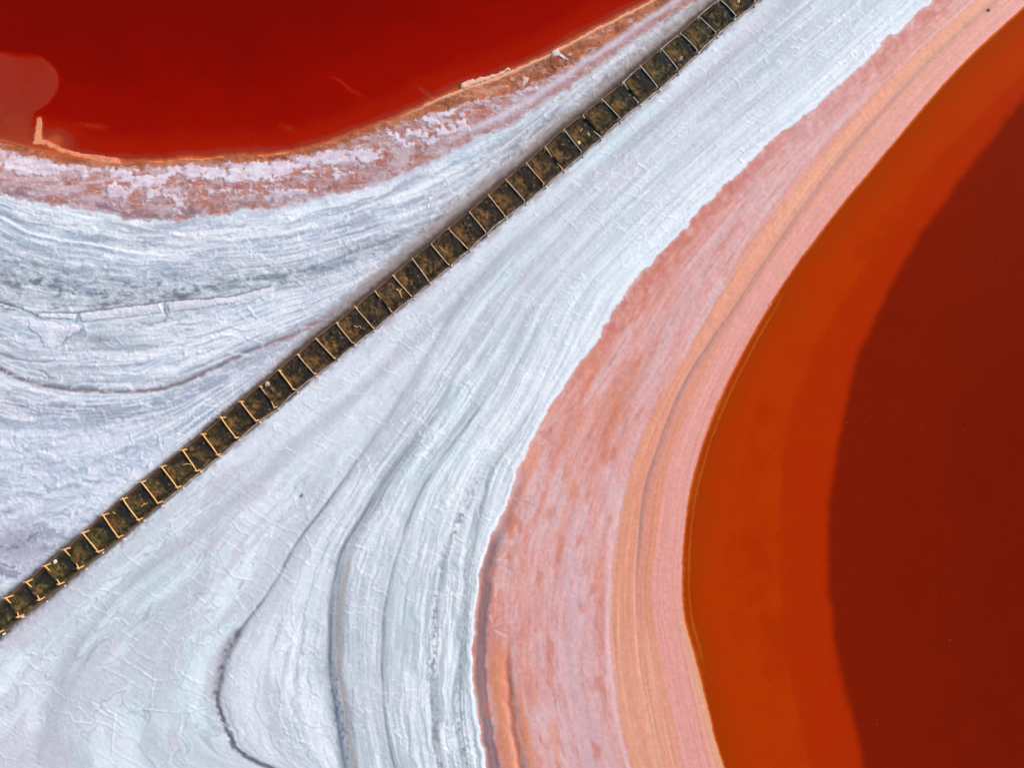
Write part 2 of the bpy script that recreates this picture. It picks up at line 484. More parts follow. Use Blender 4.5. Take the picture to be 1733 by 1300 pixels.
put(L(196, 190, 202), sm(0.1, 0.4, fbm(sR * 60 + 3, T / 120, 3, 495)) * fom * 0.6)
fb = fbm(dW1 / 3.2, T / 150, 3, 401)
put(L(130, 138, 148), g((dW1 - 6) / (ww * 1.1), 1.0) * (0.62 + 0.45 * fb) * sm(560, 820, Y) * 0.95)
put(L(168, 162, 160), g(dW1 - 17, 6) * 0.6 * sm(860, 1000, Y))
put(L(80, 92, 114), g(dW1 - 0, 3.0) * 0.9 * brk * sm(740, 900, Y))
put(L(70, 90, 120), g(dW1 - 5, 8) * spk * 0.8 * sm(1060, 1160, Y))
put(L(92, 110, 124), g(rowdist(W2, w3), 2.8) * 0.9 * brk * sm(640, 760, Y))
put(L(150, 158, 170), g(rowdist(W2, w3) + 6, 5) * 0.4 * sm(420, 700, Y))
put(L(78, 88, 102), g(dW5, 2.4) * 0.95 * brk * sm(700, 860, Y) * sm(1090, 1060, Y))
put(L(150, 156, 170), g(dW5, 4.5) * 0.45 * sm(330, 480, Y) * sm(820, 700, Y))
put(L(92, 92, 100), g(W5n, 4.2) * sm(1150, 1190, Y) * 0.9)
put(L(92, 92, 100), g(dW5 + 1, 7.5) * sm(1050, 1075, Y) * sm(1200, 1165, Y) * (0.7 + 0.5 * nC))
put(L(152, 164, 170), g(dW4, 10) * (0.4 + 0.5 * fbm(dW4 / 3.5, T / 90, 3, 403)) * sm(620, 780, Y))
put(L(108, 120, 130), g(dW4 + 1, 7) * sm(0.0, 0.4, fbm(X / 3.5, Y / 6, 4, 84, .65)) * 0.8 * sm(820, 1150, Y))
put(L(128, 136, 146), g(dW3, 8) * sm(-0.05, 0.35, fbm(X / 4, Y / 6, 4, 80, .65)) * 0.85 * sm(760, 850, Y))
put(L(178, 180, 190), g(dF, 10) * (0.35 + 0.3 * st1))  # shade of the long fold, painted once more over the streaks


def stroke(pts, wd, col, amt, dh=0.0, jit=1.2, Ht=None, brk_=False):
    """a wandering crack, ridge, stain or painted ridge shade along a polyline"""
    global COL
    Ht = hR if Ht is None else Ht
    p = np.array(pts, float); pad = wd * 3 + 6
    c0, c1 = np.searchsorted(xs, [p[:, 0].min() - pad, p[:, 0].max() + pad])
    r0, r1 = np.searchsorted(ys, [p[:, 1].min() - pad, p[:, 1].max() + pad])
    if c1 <= c0 or r1 <= r0: return
    sl = (slice(r0, r1), slice(c0, c1))
    x = X[sl] + nC[sl] * jit * 1.3 + nB[sl] * jit * 1.5; y = Y[sl] + nC[sl][::-1, ::-1] * jit + nB[sl] * jit
    d = np.full(x.shape, 1e3)
    for (ax, ay), (bx, by) in zip(pts[:-1], pts[1:]):
        vx, vy = bx - ax, by - ay
        t = np.clip(((x - ax) * vx + (y - ay) * vy) / (vx * vx + vy * vy), 0, 1)
        d = np.minimum(d, np.hypot(x - ax - t * vx, y - ay - t * vy))
    m = g(d, wd) * amt * (sm(-0.45, 0.15, nC[sl] + nB[sl][::-1] * .8) if brk_ else 1)
    m3 = np.clip(m, 0, 1)[..., None]
    COL[sl] = COL[sl] * (1 - m3) + np.asarray(col) * m3
    if dh: Ht[sl] += g(d, wd) * dh * (sm(-0.45, 0.15, nC[sl] + nB[sl][::-1] * .8) if brk_ else 1)


CRK = [[(184, 1100), (200, 1108), (215, 1115), (246, 1135), (265, 1149), (292, 1149), (320, 1166)],
       [(154, 1183), (178, 1195), (200, 1208), (215, 1203), (246, 1197), (268, 1200), (308, 1203), (332, 1201), (354, 1195)],
       [(92, 1200), (123, 1205), (132, 1220), (166, 1220)], [(372, 928), (382, 958), (400, 977), (428, 980)],
       [(326, 1026), (354, 1045), (375, 1068)], [(338, 1008), (352, 1020)], [(215, 938), (243, 958)],
       [(166, 995), (185, 997), (203, 1003), (222, 1011)], [(209, 1066), (237, 1083)], [(58, 1101), (74, 1111), (92, 1114)], [(34, 1158), (50, 1155), (65, 1157)],
       [(471, 1137), (480, 1177), (476, 1210), (488, 1240)], [(498, 1017), (497, 1048), (502, 1063)], [(650, 560), (655, 566), (667, 577)],
       [(957, 372), (972, 385)], [(467, 720), (470, 740), (485, 757), (502, 767)], [(515, 680), (530, 690), (550, 705)], [(1260, 50), (1275, 62), (1287, 77), (1310, 86)],
       [(1065, 210), (1072, 222)], [(1072, 262), (1075, 277), (1090, 287)], [(975, 312), (987, 322)], [(240, 1009), (256, 1017), (275, 1016)],
       [(265, 1149), (262, 1170), (264, 1185)], [(200, 1208), (196, 1240), (192, 1275)], [(375, 1068), (362, 1085), (350, 1089), (330, 1086)],
       [(396, 880), (410, 900), (425, 904)], [(520, 905), (530, 925), (528, 950)], [(505, 1100), (520, 1103), (540, 1100)], [(570, 560), (584, 585), (600, 592)]]
rc = random.Random(77)
for _ in range(90):
    x0 = rc.uniform(10, 1500); y0 = rc.uniform(0, 1290)
    if not (float(E(y0)) + 30 < x0 < float(W3(y0) if y0 > 600 else W4(y0)) - 10): continue
    pts = [(x0, y0)]; an = rc.uniform(0.1, 1.0) + (math.pi / 2 if rc.random() < .25 else 0)
    for k in range(rc.randint(2, 5)):
        an += rc.uniform(-.5, .5)
        l_ = rc.uniform(5, 11); pts.append((pts[-1][0] + math.cos(an) * l_, pts[-1][1] + math.sin(an) * l_))
    CRK.append(pts)
for i, p in enumerate(CRK):
    stroke([(x - .9, y + 1.4) for x, y in p], 1.7, L(164, 174, 196), 0.30)  # blue shade painted on the lower-left side of each ridge
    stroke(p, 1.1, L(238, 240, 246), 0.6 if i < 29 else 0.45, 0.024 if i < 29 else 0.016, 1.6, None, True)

# ---------------- pink and orange shore
pinkm = sm(-1.2, 1.2, dB1) * (1 - 0.35 * sm(9, -2, dB1) * sm(720, 560, Y))
pink = L(215, 156, 150)
pinkr = L(198, 122, 110)
pinkl = L(204, 168, 172)
orange = L(216, 142, 110)
tan = L(210, 150, 122)
fin = fbm(sR * 46, T / 260, 3, 110, 0.65)
fin2 = fbm(sR * 120, T / 400, 2, 114, 0.6)
mott = fbm(X / 9, Y / 14, 4, 118)
put(pink, pinkm)
dO = rowdist(O1, w3); dG = rowdist(G1, w3 * 0.6); dP = rowdist(P1)
ps1 = fbm(sR * 30 + nB * 0.25, T / 150, 4, 431, 0.6)
ps2 = fbm(sR * 90, T / 70, 3, 435, 0.6)
put(L(200, 126, 106), pinkm * sm(0.05, 0.4, ps1) * 0.45)
put(L(208, 178, 182), pinkm * sm(0.0, 0.35, -ps1) * 0.7)
put(L(208, 176, 184), pinkm * g(dO + 75, 50) * sm(820, 1000, Y) * 0.55)
put(L(194, 120, 102), pinkm * sm(0.15, 0.45, ps2) * 0.3)
put(L(222, 172, 164), pinkm * sm(0.15, 0.45, -ps2) * 0.4)
put(pinkr, pinkm * sm(46, 6, dB1) * sm(0.7, -0.3, mott * 0.8) * 0.9 * sm(760, 560, Y))
put(L(192, 112, 98), pinkm * g(dB1 - 14, 16) * sm(-0.1, 0.4, fbm(X / 12, Y / 12, 4, 121)) * 0.7 * sm(700, 560, Y))
put(pinkl, pinkm * g(dO + 45, 24) * (0.45 + 0.4 * fin + 0.4 * ps1) * sm(420, 200, np.abs(Y - 420)) * 0.9)
put(orange, pinkm * sm(0.0, 0.5, fbm(X / 26, T / 110, 4, 124)) * 0.55 * sm(4, -20, dO) * sm(450, 650, Y))
put(L(202, 112, 78), pinkm * sm(0.05, 0.4, fbm(X / 16 + 5, T / 50, 4, 127)) * 0.65 * sm(0, -30, dO) * sm(700, 860, Y) * sm(80, 20, dB1))
# stained streaks
for (x0, y0, x1, y1, wd, am) in ((1085, 600, 1012, 760, 13, .75), (1120, 560, 1062, 690, 8, .5), (1093, 515, 1068, 552, 2.0, .8), (1130, 480, 1085, 530, 8, .45),
                                 (1062, 700, 1030, 790, 12, .45), (1150, 430, 1112, 500, 10, .4), (1010, 1140, 1032, 1240, 2.2, .7), (962, 1000, 950, 1080, 7, .4),
                                 (925, 1060, 934, 1170, 5, .5), (945, 900, 948, 1000, 8, .35)):
    ln = math.hypot(x1 - x0, y1 - y0); ux, uy = (x1 - x0) / ln, (y1 - y0) / ln
    tt = (X - x0) * ux + (Y - y0) * uy
    dd = (X - x0) * -uy + (Y - y0) * ux + nB * 3 + nC * 1.5
    put(L(196, 112, 78), g(dd, wd * (0.35 + 0.65 * np.clip(np.sin(np.pi * np.clip(tt / ln, 0, 1)), 0, 1))) * sm(-12, 12, tt) * sm(ln + 12, ln - 12, tt) * am * (0.75 + 0.4 * mott))
put(pinkl, pinkm * g(dO + 70, 14) * sm(-0.4, 0.4, fin + 0.3) * sm(800, 900, Y) * 0.75)
put(pinkl, pinkm * g(dO + 40, 22) * sm(1040, 1180, Y) * 0.7 * (0.75 + 0.3 * fin))
put(L(224, 182, 186), pinkm * g(dO + 5, 5) * sm(750, 900, Y) * 0.85)
# beyond the pale line: orange tan, then pink, then the water's edge
put(orange, sm(-4, 4, dO) * (0.85 + 0.15 * fin))
put(L(226, 158, 132), sm(-3, 8, dO) * sm(650, 300, Y) * 0.5)
put(tan, g(dO - 7, 6) * 0.7 * sm(750, 900, Y))
put(L(226, 158, 132), g(dO - 14, 9) * 0.7 * sm(900, 500, Y) * sm(150, 350, Y))
put(L(206, 130, 102), g(dG - 14, 10) * 0.65 * sm(620, 760, Y))
put(L(206, 140, 128), g(dG - 6, 9) * 0.5)
put(L(216, 152, 126), sm(0, 20, dO) * sm(0, -10, dP) * sm(1000, 1150, Y) * 0.8)
put(L(218, 150, 140), sm(-3, 3, dP))
put(L(222, 166, 156), sm(-3, 3, dP) * sm(0, 0.6, fin2) * 0.55)
put(L(206, 138, 122), sm(-3, 3, dP) * sm(0.1, 0.6, -fin2) * 0.55)
put(L(214, 142, 124), sm(0.15, 0.5, fin) * sm(0, 20, dO) * 0.5)
put(L(232, 176, 146), sm(0.15, 0.5, -fin) * sm(0, 20, dO) * sm(0, -6, dP) * 0.45)
put(L(216, 158, 120), g(dB3 + 3, 12) * sm(950, 1150, Y) * 0.8)
put(L(138, 112, 118), g(dG + nC * .8, 1.6) * (0.6 + 0.45 * brk) * sm(1010, 900, Y) * (0.55 + 0.45 * sm(350, 650, Y)) * sm(-50, 250, Y))
put(L(178, 128, 118), g(dG - 3, 6) * 0.5 * sm(1010, 800, Y))
# dark foot below the white scarp
dmk = sm(880, 960, Y) + 0.45 * sm(780, 860, Y)
put(L(126, 102, 106), np.clip(dmk, 0, 1) * g(dB1 - 9, 11) * pinkm * (0.8 + 0.25 * fin))
put(L(112, 100, 112), g(dB1 - 19, 3.5) * pinkm * sm(930, 1000, Y) * 0.8)
put(L(206, 132, 98), g(dB1 - 40, 12) * pinkm * sm(1060, 1140, Y) * 0.85)
put(L(168, 98, 76), g(dB1 - 58 + 0.02 * (Y - 1200), 5) * pinkm * sm(1080, 1160, Y) * 0.95)
put(L(204, 130, 96), g(dB1 - 74, 9) * pinkm * sm(1130, 1200, Y) * 0.8)
# fans of crystals that spill over the foot
for (cx, cy, rx) in ((868, 852, 26), (838, 958, 26), (830, 1070, 34), (905, 740, 26), (848, 925, 14)):
    r_ = np.hypot(X - cx, Y - cy); an = np.arctan2(Y - cy + 8, X - cx)
    ray = sm(-0.05, 0.35, fbm(an * 7 + cx, r_ / 26, 3, 130)) * sm(rx, rx * 0.35, r_) * sm(-6, 4, X - cx + 8) * sm(1.3, 0.7, np.abs(an + 0.25))
    put(L(206, 180, 188), ray * 0.9 * pinkm)
    put(L(190, 118, 96), sm(0.0, 0.35, -fbm(an * 7 + cx, r_ / 26, 3, 130)) * sm(rx * 1.8, rx * 0.8, r_) * sm(2, 14, X - cx) * 0.45 * sm(1.2, 0.6, np.abs(an + 0.25)) * pinkm)
    H += ray * 0.02 * pinkm
COL = COL * (1 + 0.06 * (mott * pinkm)[..., None] + 0.05 * (nD * pinkm)[..., None] + 0.05 * (nC * pinkm)[..., None])
put(L(196, 112, 84), pinkm * sm(0.15, 0.6, fbm(sR * 40 + nA * .5, T / 45, 4, 441, .55)) * sm(0, 20, dB1) * sm(0, -20, dO) * 0.55)
onp = pinkm * sm(0, -10, dB3)
hP = 0.13 * np.clip((2.0 - sR), 0, 1) - 0.0
hP = hP + (fin * 0.010 + ps1 * 0.012 + ps2 * 0.006 + mott * 0.010 * sm(1.8, 1.4, sR) + nC * 0.004 * sm(1.9, 1.5, sR) + nD * 0.003) * onp
hP = hP - g(dG, 3) * 0.015 * onp - g(dB1 - 58, 7) * 0.10 * sm(1060, 1160, Y) * onp + g(dB1 - 40, 12) * 0.03 * sm(1040, 1140, Y) * onp
hP = hP - g(dB1 - 10, 9) * 0.03 * sm(700, 900, Y)

# under the red brine on the right: a shelf, then a step shaped to stand in for a reflected cloud edge
bedR = -0.010 * np.clip(dB3, 0, 8) - 0.0016 * np.clip(dB3 - 8, 0, 70) - 0.12 * sm(-10, 14, dB35) - 0.34 * sm(-16, 16, dB4 + nB * 3) - 0.0007 * np.clip(dB4, 0, 300)
put(L(196, 128, 84), sm(0, 6, dB3))
put(L(226, 150, 96), g(dB3 - 11, 3) * sm(420, 560, Y) * sm(1180, 1080, Y) * 0.9)
bedR = bedR + g(dB3 - 12, 3.5) * 0.065 * sm(420, 560, Y) * sm(1180, 1080, Y)
wst = fbm(sR * 9 + nB * .2, T / 220, 4, 451, .6)
wbl = fbm(X / 50 + nA, Y / 60, 4, 455, .6)
bedR = bedR + (wst * 0.035 + wbl * 0.03) * sm(10, 60, dB3) + nA * 0.020 * sm(10, 60, dB3) + fin * 0.006 * sm(4, 40, dB3)
bedR = bedR - g(X - (1328 - (Y - 820) * 0.06) + nC * 2, 2.2) * 0.10 * sm(775, 800, Y) * sm(900, 850, Y) * (0.6 + 0.6 * nB)
HRt = np.where(dB1 < 0, hR, hR * (1 - sm(0, 5, dB1)) + hP * sm(0, 5, dB1))
HRt = np.where(dB3 > 0, bedR, HRt)
HR, CR = HRt + H, COL.copy()

# ---------------- north-west side
COL = np.zeros(X.shape + (3,)); H = np.zeros_like(X)
dS0 = coldist(S0, nB * 2.5 + nC * 1.5)
dS1 = coldist(S1, nB * 9 + nC * 4 + nD * 2 + 6 * fbm(X / 18, Y / 8, 3, 501))
w4 = fbm(X / 38, Y / 38, 3, 140) * 3.5 + nC * 1.2
lt1 = fbm(sL * 7, T2 / 120, 4, 150, 0.62)
lt2 = fbm(sL * 24, T2 / 60, 4, 155, 0.62)
swl = fbm(X / 30 + nB * 1.2, Y / 20 + nA * 2.0, 4, 160, 0.6)
vein = ridged(X / 24 + nB * 0.9, Y / 14 + nC * 0.25, 4, 165)
put(L(207, 214, 226), np.ones_like(X))
put(L(202, 199, 216), sm(-0.1, 0.5, fbm(X / 110, Y / 70, 3, 168)) * 0.85)
put(L(186, 205, 219), sm(0.0, 0.5, lt1) * 0.65)
put(L(176, 184, 196), sm(0.08, 0.5, lt2) * 0.6)
put(L(229, 234, 243), sm(0.08, 0.5, -lt2) * 0.6)
put(L(166, 172, 184), sm(0.15, 0.5, -lt1 + 0.2 * swl) * 0.5)
TL = X * 1.0 + Y * 0.1
sLc = sL
eN, cN, rN, bN, fN = bricks(sLc, TL, 9, 34, 331, 0.5)
eN2, cN2, rN2, bN2, fN2 = bricks(sLc, TL, 24, 17, 341, 0.6)
mN = sm(-0.2, 0.3, fbm(X / 80, Y / 60, 3, 396)) * sm(1.0, 1.15, sL)
put(L(150, 164, 184), eN * (rN > 0.35) * mN * 0.55)  # step shadows painted along the north-west terrace edges
put(L(236, 236, 243), g((fN - 0.12) * 18, 2.6) * (rN > 0.3) * sm(1.0, 1.1, sL) * 0.45)
put(L(146, 154, 172), eN2 * (rN2 > 0.6) * sm(1.0, 1.1, sL) * 0.5)  # narrower painted step shadows on the fine terraces
put(L(240, 240, 246), np.clip(cN * mN + cN2 * mN * 0.6, 0, 1) * 0.6)
put(L(168, 196, 216), (bN < 0.2) * sm(1.0, 1.1, sL) * 0.22)
crossN = np.clip(cN + cN2 * 0.5, 0, 1) * mN
ly = fbm(sL * 12 + nB * .25, T2 / 150 + nA, 4, 471, .6)
ly2 = fbm(sL * 40 + nB * .5, T2 / 60, 4, 475, .6)
lyr = sm(0.98, 1.1, sL)
put(L(150, 172, 190), sm(0.05, 0.3, ly) * lyr * 0.55)
put(L(112, 124, 138), g(ly - 0.12, 0.02) * lyr * 0.7)
put(L(130, 134, 148), g(ly + 0.14, 0.018) * lyr * 0.6)
put(L(226, 234, 242), sm(0.05, 0.3, -ly) * lyr * 0.5)
put(L(148, 156, 172), sm(0.10, 0.38, ly2) * lyr * 0.6)
put(L(238, 241, 247), sm(0.10, 0.38, -ly2) * lyr * 0.55)
# grey mottled mud showing through thin crust
gm = g(coldist(D1, w4) + 4, 34) * sm(520, 250, X)
gm = np.maximum(gm, g(coldist(D1, w4), 15) * 0.75)
put(L(146, 156, 166), gm * (0.62 + 0.4 * swl))
put(L(104, 108, 118), gm * sm(0.0, 0.35, fbm(X / 13, Y / 6, 4, 170, .6)) * 0.85)
put(L(206, 216, 226), gm * sm(0.1, 0.4, -fbm(X / 16, Y / 6, 4, 171, .6)) * 0.6)
put(L(92, 90, 98), g(coldist(SL, w4) + 10, 9) * sm(0.1, 0.4, fbm(X / 22, Y / 6, 4, 173)) * 0.85 * sm(520, 420, X))
for cx, cy, rx, ry in ((314, 503, 10, 6), (258, 508, 8, 3), (98, 522, 10, 4), (72, 476, 10, 4)):
    put(L(84, 84, 92), g(np.hypot((X - cx) / rx, (Y - cy) / ry) + nC * 0.5, 0.8) * 0.85)
gp = g(np.hypot((X - 175) / 62, (Y - 577) / 20) + nB * 0.35, 0.9)
put(L(146, 152, 160), gp * (0.85 + 0.3 * nC))
put(L(128, 132, 140), gp * sm(0.0, 0.4, swl) * 0.6)
put(L(172, 174, 186), g(np.hypot((X - 25) / 60, (Y - 600) / 16) + nB * 0.3, 0.9) * 0.7)
put(L(172, 176, 186), g(np.hypot((X - 110) / 55, (Y - 635) / 12) + nB * 0.3, 0.9) * 0.6)
# grey sandy strip alongside the dike
sand = sm(75, 20, dU) * sm(560, 760, X)
put(L(190, 190, 198), sand * 0.8)
put(L(134, 134, 142), sand * sm(0.02, 0.4, fbm(a_ / 16, dU / 5.5, 4, 176)) * 0.8)
put(L(222, 226, 236), sand * sm(0.1, 0.5, -fbm(a_ / 50, dU / 5, 3, 179)) * 0.6)


def lline(cv, wd, col, amt, x0=None, x1=None, off=0, wobm=1.0):
    d = coldist(cv, w4 * wobm) - off
    m = g(d, wd) * amt
    if x0 is not None: m = m * sm(x0 - 40, x0 + 40, X)
    if x1 is not None: m = m * sm(x1 + 40, x1 - 40, X)
    put(col, m)
    return m


b2 = 0.6 + 0.4 * fbm(T2 / 26, sL * 4, 3, 182)
lline(L1, 2.2, L(238, 240, 246), 0.9, None, 300)
lline(L1, 2.6, L(140, 180, 210), 0.7 * b2, None, 260, 5)
lline(L1, 2.0, L(236, 236, 242), 0.7 * b2, None, 260, 11)
lline(L2, 2.0, L(238, 230, 228), 0.85 * b2, 210)
lline(L2, 3.0, L(150, 168, 188), 0.5 * b2, 210, None, 5)
for off, c_, a__ in ((16, L(160, 180, 198), .5), (22, L(236, 238, 244), .6), (34, L(158, 170, 188), .5), (40, L(234, 240, 246), .7), (48, L(140, 152, 168), .45)):
    lline(L2, 2.6, c_, a__ * b2, 380, 1000, off * 1.0)
lline(D1, 2.4, L(112, 122, 134), 0.7 * b2, 330, 800, -2)
lline(D1, 3.2, L(124, 134, 146), 0.6 * b2, 380, 760, 10)
lline(L3, 4.2, L(124, 112, 118), 0.95, None, 560)
lline(L3, 2.0, L(112, 100, 108), 0.6 * b2, None, 420, 2)
lline(L3, 3.0, L(150, 146, 156), 0.5 * b2, 500)
lline(L3, 8, L(168, 118, 120), 0.75 * sm(-0.2, 0.3, nC + nB), 470, 590, 4)
lline(L3, 5, L(168, 136, 142), 0.6, 650, 800, 12)
for off, a__ in ((-12, .6), (-5, .4), (0, .8), (7, .6), (14, .5)):
    lline(L4, 1.9, L(122, 120, 136), a__ * b2, None, 450, off)
lline(L4, 8, L(158, 160, 178), 0.6, 260, 500, -8)
# thin veins of crystals
vm = sm(0.70, 0.86, vein) * sm(0.6, 1.2, sL)
put(L(236, 238, 245), vm * 0.35)
HL0 = np.zeros_like(X)
DK = [(0, 511), (28, 518), (42, 523), (55, 528), (66, 535), (78, 528), (97, 530), (125, 531), (138, 530), (159, 526), (194, 523), (235, 516), (250, 516), (277, 512), (325, 507), (387, 504), (425, 495), (460, 484)]
wz = [(0, 530), (40, 540), (70, 545)]
stroke([(x, y + 7) for x, y in DK[5:]], 6.5, L(220, 221, 232), 0.85, 0.03, 1.5, HL0)
stroke([(-40, 528), (0, 535), (40, 545), (70, 552), (100, 556), (130, 556)], 9, L(214, 215, 229), 0.8, 0.02, 2.5, HL0)
stroke([(88, 556), (92, 578)], 10, L(218, 217, 230), 0.9, 0.02, 2.0, HL0)
stroke(DK, 1.6, L(104, 98, 106), 0.8, -0.03, 1.6, HL0)
stroke([(0, 510), (14, 512), (26, 517)], 3.5, L(128, 110, 140), 0.6, 0, 1.5, HL0)
stroke([(66, 541), (95, 539), (125, 541), (135, 546)], 2.0, L(150, 178, 200), 0.8, 0, 1.5, HL0)
stroke([(134, 545), (138, 532)], 2.2, L(120, 140, 156), 0.8, -0.02, 1.0, HL0)
stroke([(283, 512), (282, 524), (286, 536)], 1.8, L(104, 132, 150), 0.85, -0.02, 1.0, HL0)
stroke([(205, 521), (207, 535)], 1.2, L(160, 164, 180), 0.6, 0, 1.0, HL0)
stroke([(0, 595), (20, 603), (35, 608), (72, 613), (80, 614), (98, 609)], 1.8, L(122, 116, 128), 0.75, -0.02, 2, HL0)
stroke([(0, 572), (20, 573), (40, 580), (70, 577)], 1.5, L(232, 228, 232), 0.8, 0.02, 2, HL0)
stroke([(100, 590), (112, 578), (128, 568), (144, 560)], 2.5, L(120, 122, 130), 0.6, -0.02, 2, HL0)
stroke([(75, 628), (84, 632), (95, 640)], 2.0, L(116, 120, 134), 0.8, 0, 2, HL0)
stroke([(200, 598), (280, 602), (350, 596), (420, 600)], 1.4, L(234, 236, 243), 0.6, 0.02, 4, HL0)
stroke([(150, 603), (210, 612), (300, 608)], 2.0, L(170, 182, 206), 0.6, 0, 4, HL0)
stroke([(240, 556), (300, 560), (370, 574), (420, 572)], 1.5, L(220, 212, 222), 0.6, 0.02, 4, HL0)
stroke([(236, 545), (260, 548), (290, 538), (310, 544)], 2.0, L(140, 138, 150), 0.7, 0, 3, HL0)
rn = random.Random(31)
for _ in range(110):          # curled crystal ridges
    x0 = rn.uniform(0, 420); y0 = rn.uniform(430, 900)
    yd = 1055 - 0.84 * x0
    if y0 > yd - 40: continue
    if y0 < 700 and rn.random() < .35: continue
    pts = [(x0, y0)]; an = rn.uniform(-.2, .7) if y0 > 690 else rn.uniform(-.35, .25)
    for k in range(rn.randint(2, 6)):
        an += rn.uniform(-.55, .55); l_ = rn.uniform(4, 9)
        pts.append((pts[-1][0] + math.cos(an) * l_, pts[-1][1] + math.sin(an) * l_))
    stroke([(x - .6, y + 2.2) for x, y in pts], 2.2, L(150, 172, 206), 0.45, 0, 1.5, HL0)  # painted blue shade just below the ridge
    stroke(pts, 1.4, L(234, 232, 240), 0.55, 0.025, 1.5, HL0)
# swirls in the lowest corner
low = sm(690, 760, Y) * sm(330, 250, X)
put(L(204, 212, 226), low * 0.6)
sw2 = fbm(X / 34 + nB * 1.5, Y / 10 + nA * 3, 4, 185, 0.6)
put(L(156, 168, 190), low * sm(0.12, 0.5, sw2) * 0.7)
put(L(226, 222, 230), low * sm(0.12, 0.5, -sw2) * 0.6)
dk = g(np.hypot((X - 35) / 75, (Y - 925) / 46) + nB * 0.35, 0.85)
put(L(148, 142, 162), dk * 0.7)
put(L(100, 96, 108), dk * sm(0.05, 0.4, sw2 + nC * 0.3) * 0.8)
# mottled pink, rust and crust zone by the red water
zone = sm(4, -6, dS1) * sm(0, 3, dS0)
zone2 = sm(8, -8, dS1)
put(L(186, 154, 156), zone * (0.82 + 0.3 * sm(-0.2, 0.3, nB)))
ru = fbm(X / 34, Y / 17, 5, 190, 0.55)
cr = fbm(X / 52 + nB * 0.5, Y / 22 + nC * 0.12, 4, 195, 0.5)
put(L(170, 104, 86), zone * sm(-0.15, 0.15, ru) * 0.85)
put(L(184, 122, 102), zone * sm(0.2, 0.5, ru) * 0.6)
put(L(128, 70, 62), zone * g(ru + 0.12, 0.05) * 0.6)
put(L(150, 84, 70), zone * sm(0.15, 0.45, fbm(X / 12, Y / 8, 4, 193)) * 0.6)
put(L(178, 156, 166), zone * sm(0.0, 0.3, fbm(X / 10, Y / 6, 3, 198)) * 0.55)
dS = coldist(S0)
bandc = g(dS - 24 - 0.0 * X, 20) * sm(900, 300, X)
crm = sm(0.0, 0.20, cr + 0.35 * nB + 0.25 * nC + 0.12 * nD + 0.55 * bandc - 0.22 - 0.0 * X) * sm(2, 8, dS0) * sm(-4, -14, dS1)
put(L(208, 192, 208), crm * zone * 0.92)
put(L(222, 216, 228), crm * zone * sm(-0.1, 0.4, lt1 + nB) * 0.7)
put(L(188, 166, 182), crm * zone * sm(0.1, 0.5, fbm(X / 20, Y / 6, 3, 197)) * 0.6)
put(L(196, 168, 178), zone * sm(300, 120, X) * sm(-0.2, 0.25, fbm(X / 40, Y / 8, 4, 199)) * 0.8)
put(L(224, 214, 216), sm(0.74, 0.86, ridged(X / 11 + nB, Y / 8, 3, 201)) * zone * 0.45)
put(L(118, 108, 120), g(dS1 + 6, 5) * sm(-0.1, 0.3, nB + nC * .5) * 0.6 * sm(600, 350, X))
put(L(150, 104, 110), g(dS1 + 12, 10) * sm(0.0, 0.4, nB) * 0.5)
# brown wet margin, widening to the north-east
mw = 11 + 25 * sm(650, 860, X) + nB * 6
brm = sm(mw + 3, mw - 3, dS0 + nC * 4) * sm(-4, 0, dS0)
put(L(160, 86, 52), brm)
put(L(200, 176, 182), brm * sm(0.12, 0.35, fbm(X / 14, Y / 7, 5, 481, .65)) * 0.75 * sm(0, 10, dS0))
put(L(188, 120, 82), brm * sm(0.0, 0.4, fbm(X / 7, Y / 5, 4, 485, .6)) * 0.6)
put(L(128, 66, 36), brm * sm(0.0, 0.4, ru) * 0.6)
put(L(192, 116, 78), brm * sm(0.1, 0.4, -ru) * 0.6)
put(L(214, 160, 130), sm(0.76, 0.9, ridged(X / 9, Y / 7, 3, 205)) * brm * 0.45)
put(L(236, 176, 144), g(dS0 - 1.5, 2.4) * sm(660, 760, X) * 0.9)
put(L(236, 176, 144), g(dS0 - 3, 3) * g(X - 820, 60) * 0.9)
put(L(232, 156, 108), g(dS0 + 1, 1.8) * sm(-0.1, 0.3, fbm(T2 / 18, T2 * 0, 3, 208)) * sm(230, 280, X) * sm(660, 560, X) * 0.9)
# reddish stripe between rust and white towards the north-east
put(L(172, 128, 130), g(coldist(S1, w4) + 3 + nB * 4, 7) * sm(560, 700, X) * sm(-0.35, 0.25, nC + fbm(X / 16, Y / 7, 3, 505)) * 0.75)
put(L(206, 198, 212), g(coldist(S1, w4) + 16, 6) * sm(700, 820, X) * 0.8)
# brown stain against the dike, and a dark margin along its lower left end
stn = g(dU, 9 + 6 * sm(450, 600, X) * sm(1200, 950, X)) * sm(280, 380, X) + g(dU, 6) * 0.8
put(L(150, 130, 122), g(dU - 16, 12) * sm(520, 640, X) * (0.5 + 0.4 * nB) * left)
put(L(104, 74, 54), stn * (0.8 + 0.35 * fbm(a_ / 40, dU / 2.5, 3, 214)) * left)
put(L(62, 44, 32), sm(14, 4, dU + nC * 2 + nB * 3.5) * 0.9 * sm(330, 520, X) * left)
put(L(120, 84, 56), sm(0.1, 0.5, fbm(a_ / 50, dU / 1.8, 3, 216)) * sm(13, 6, dU) * 0.6 * sm(430, 560, X) * left)
put(L(72, 62, 54), g(dU, 4.5) * 0.8)
put(L(150, 136, 132), g(dU - 13, 7) * sm(380, 520, X) * (0.5 + 0.4 * fbm(a_ / 60, dU / 3, 3, 211)) * left)
put(L(58, 60, 52), g(dU, 8 + 5 * sm(-0.2, 0.5, nB)) * sm(180, 90, X) * 0.85 * left)

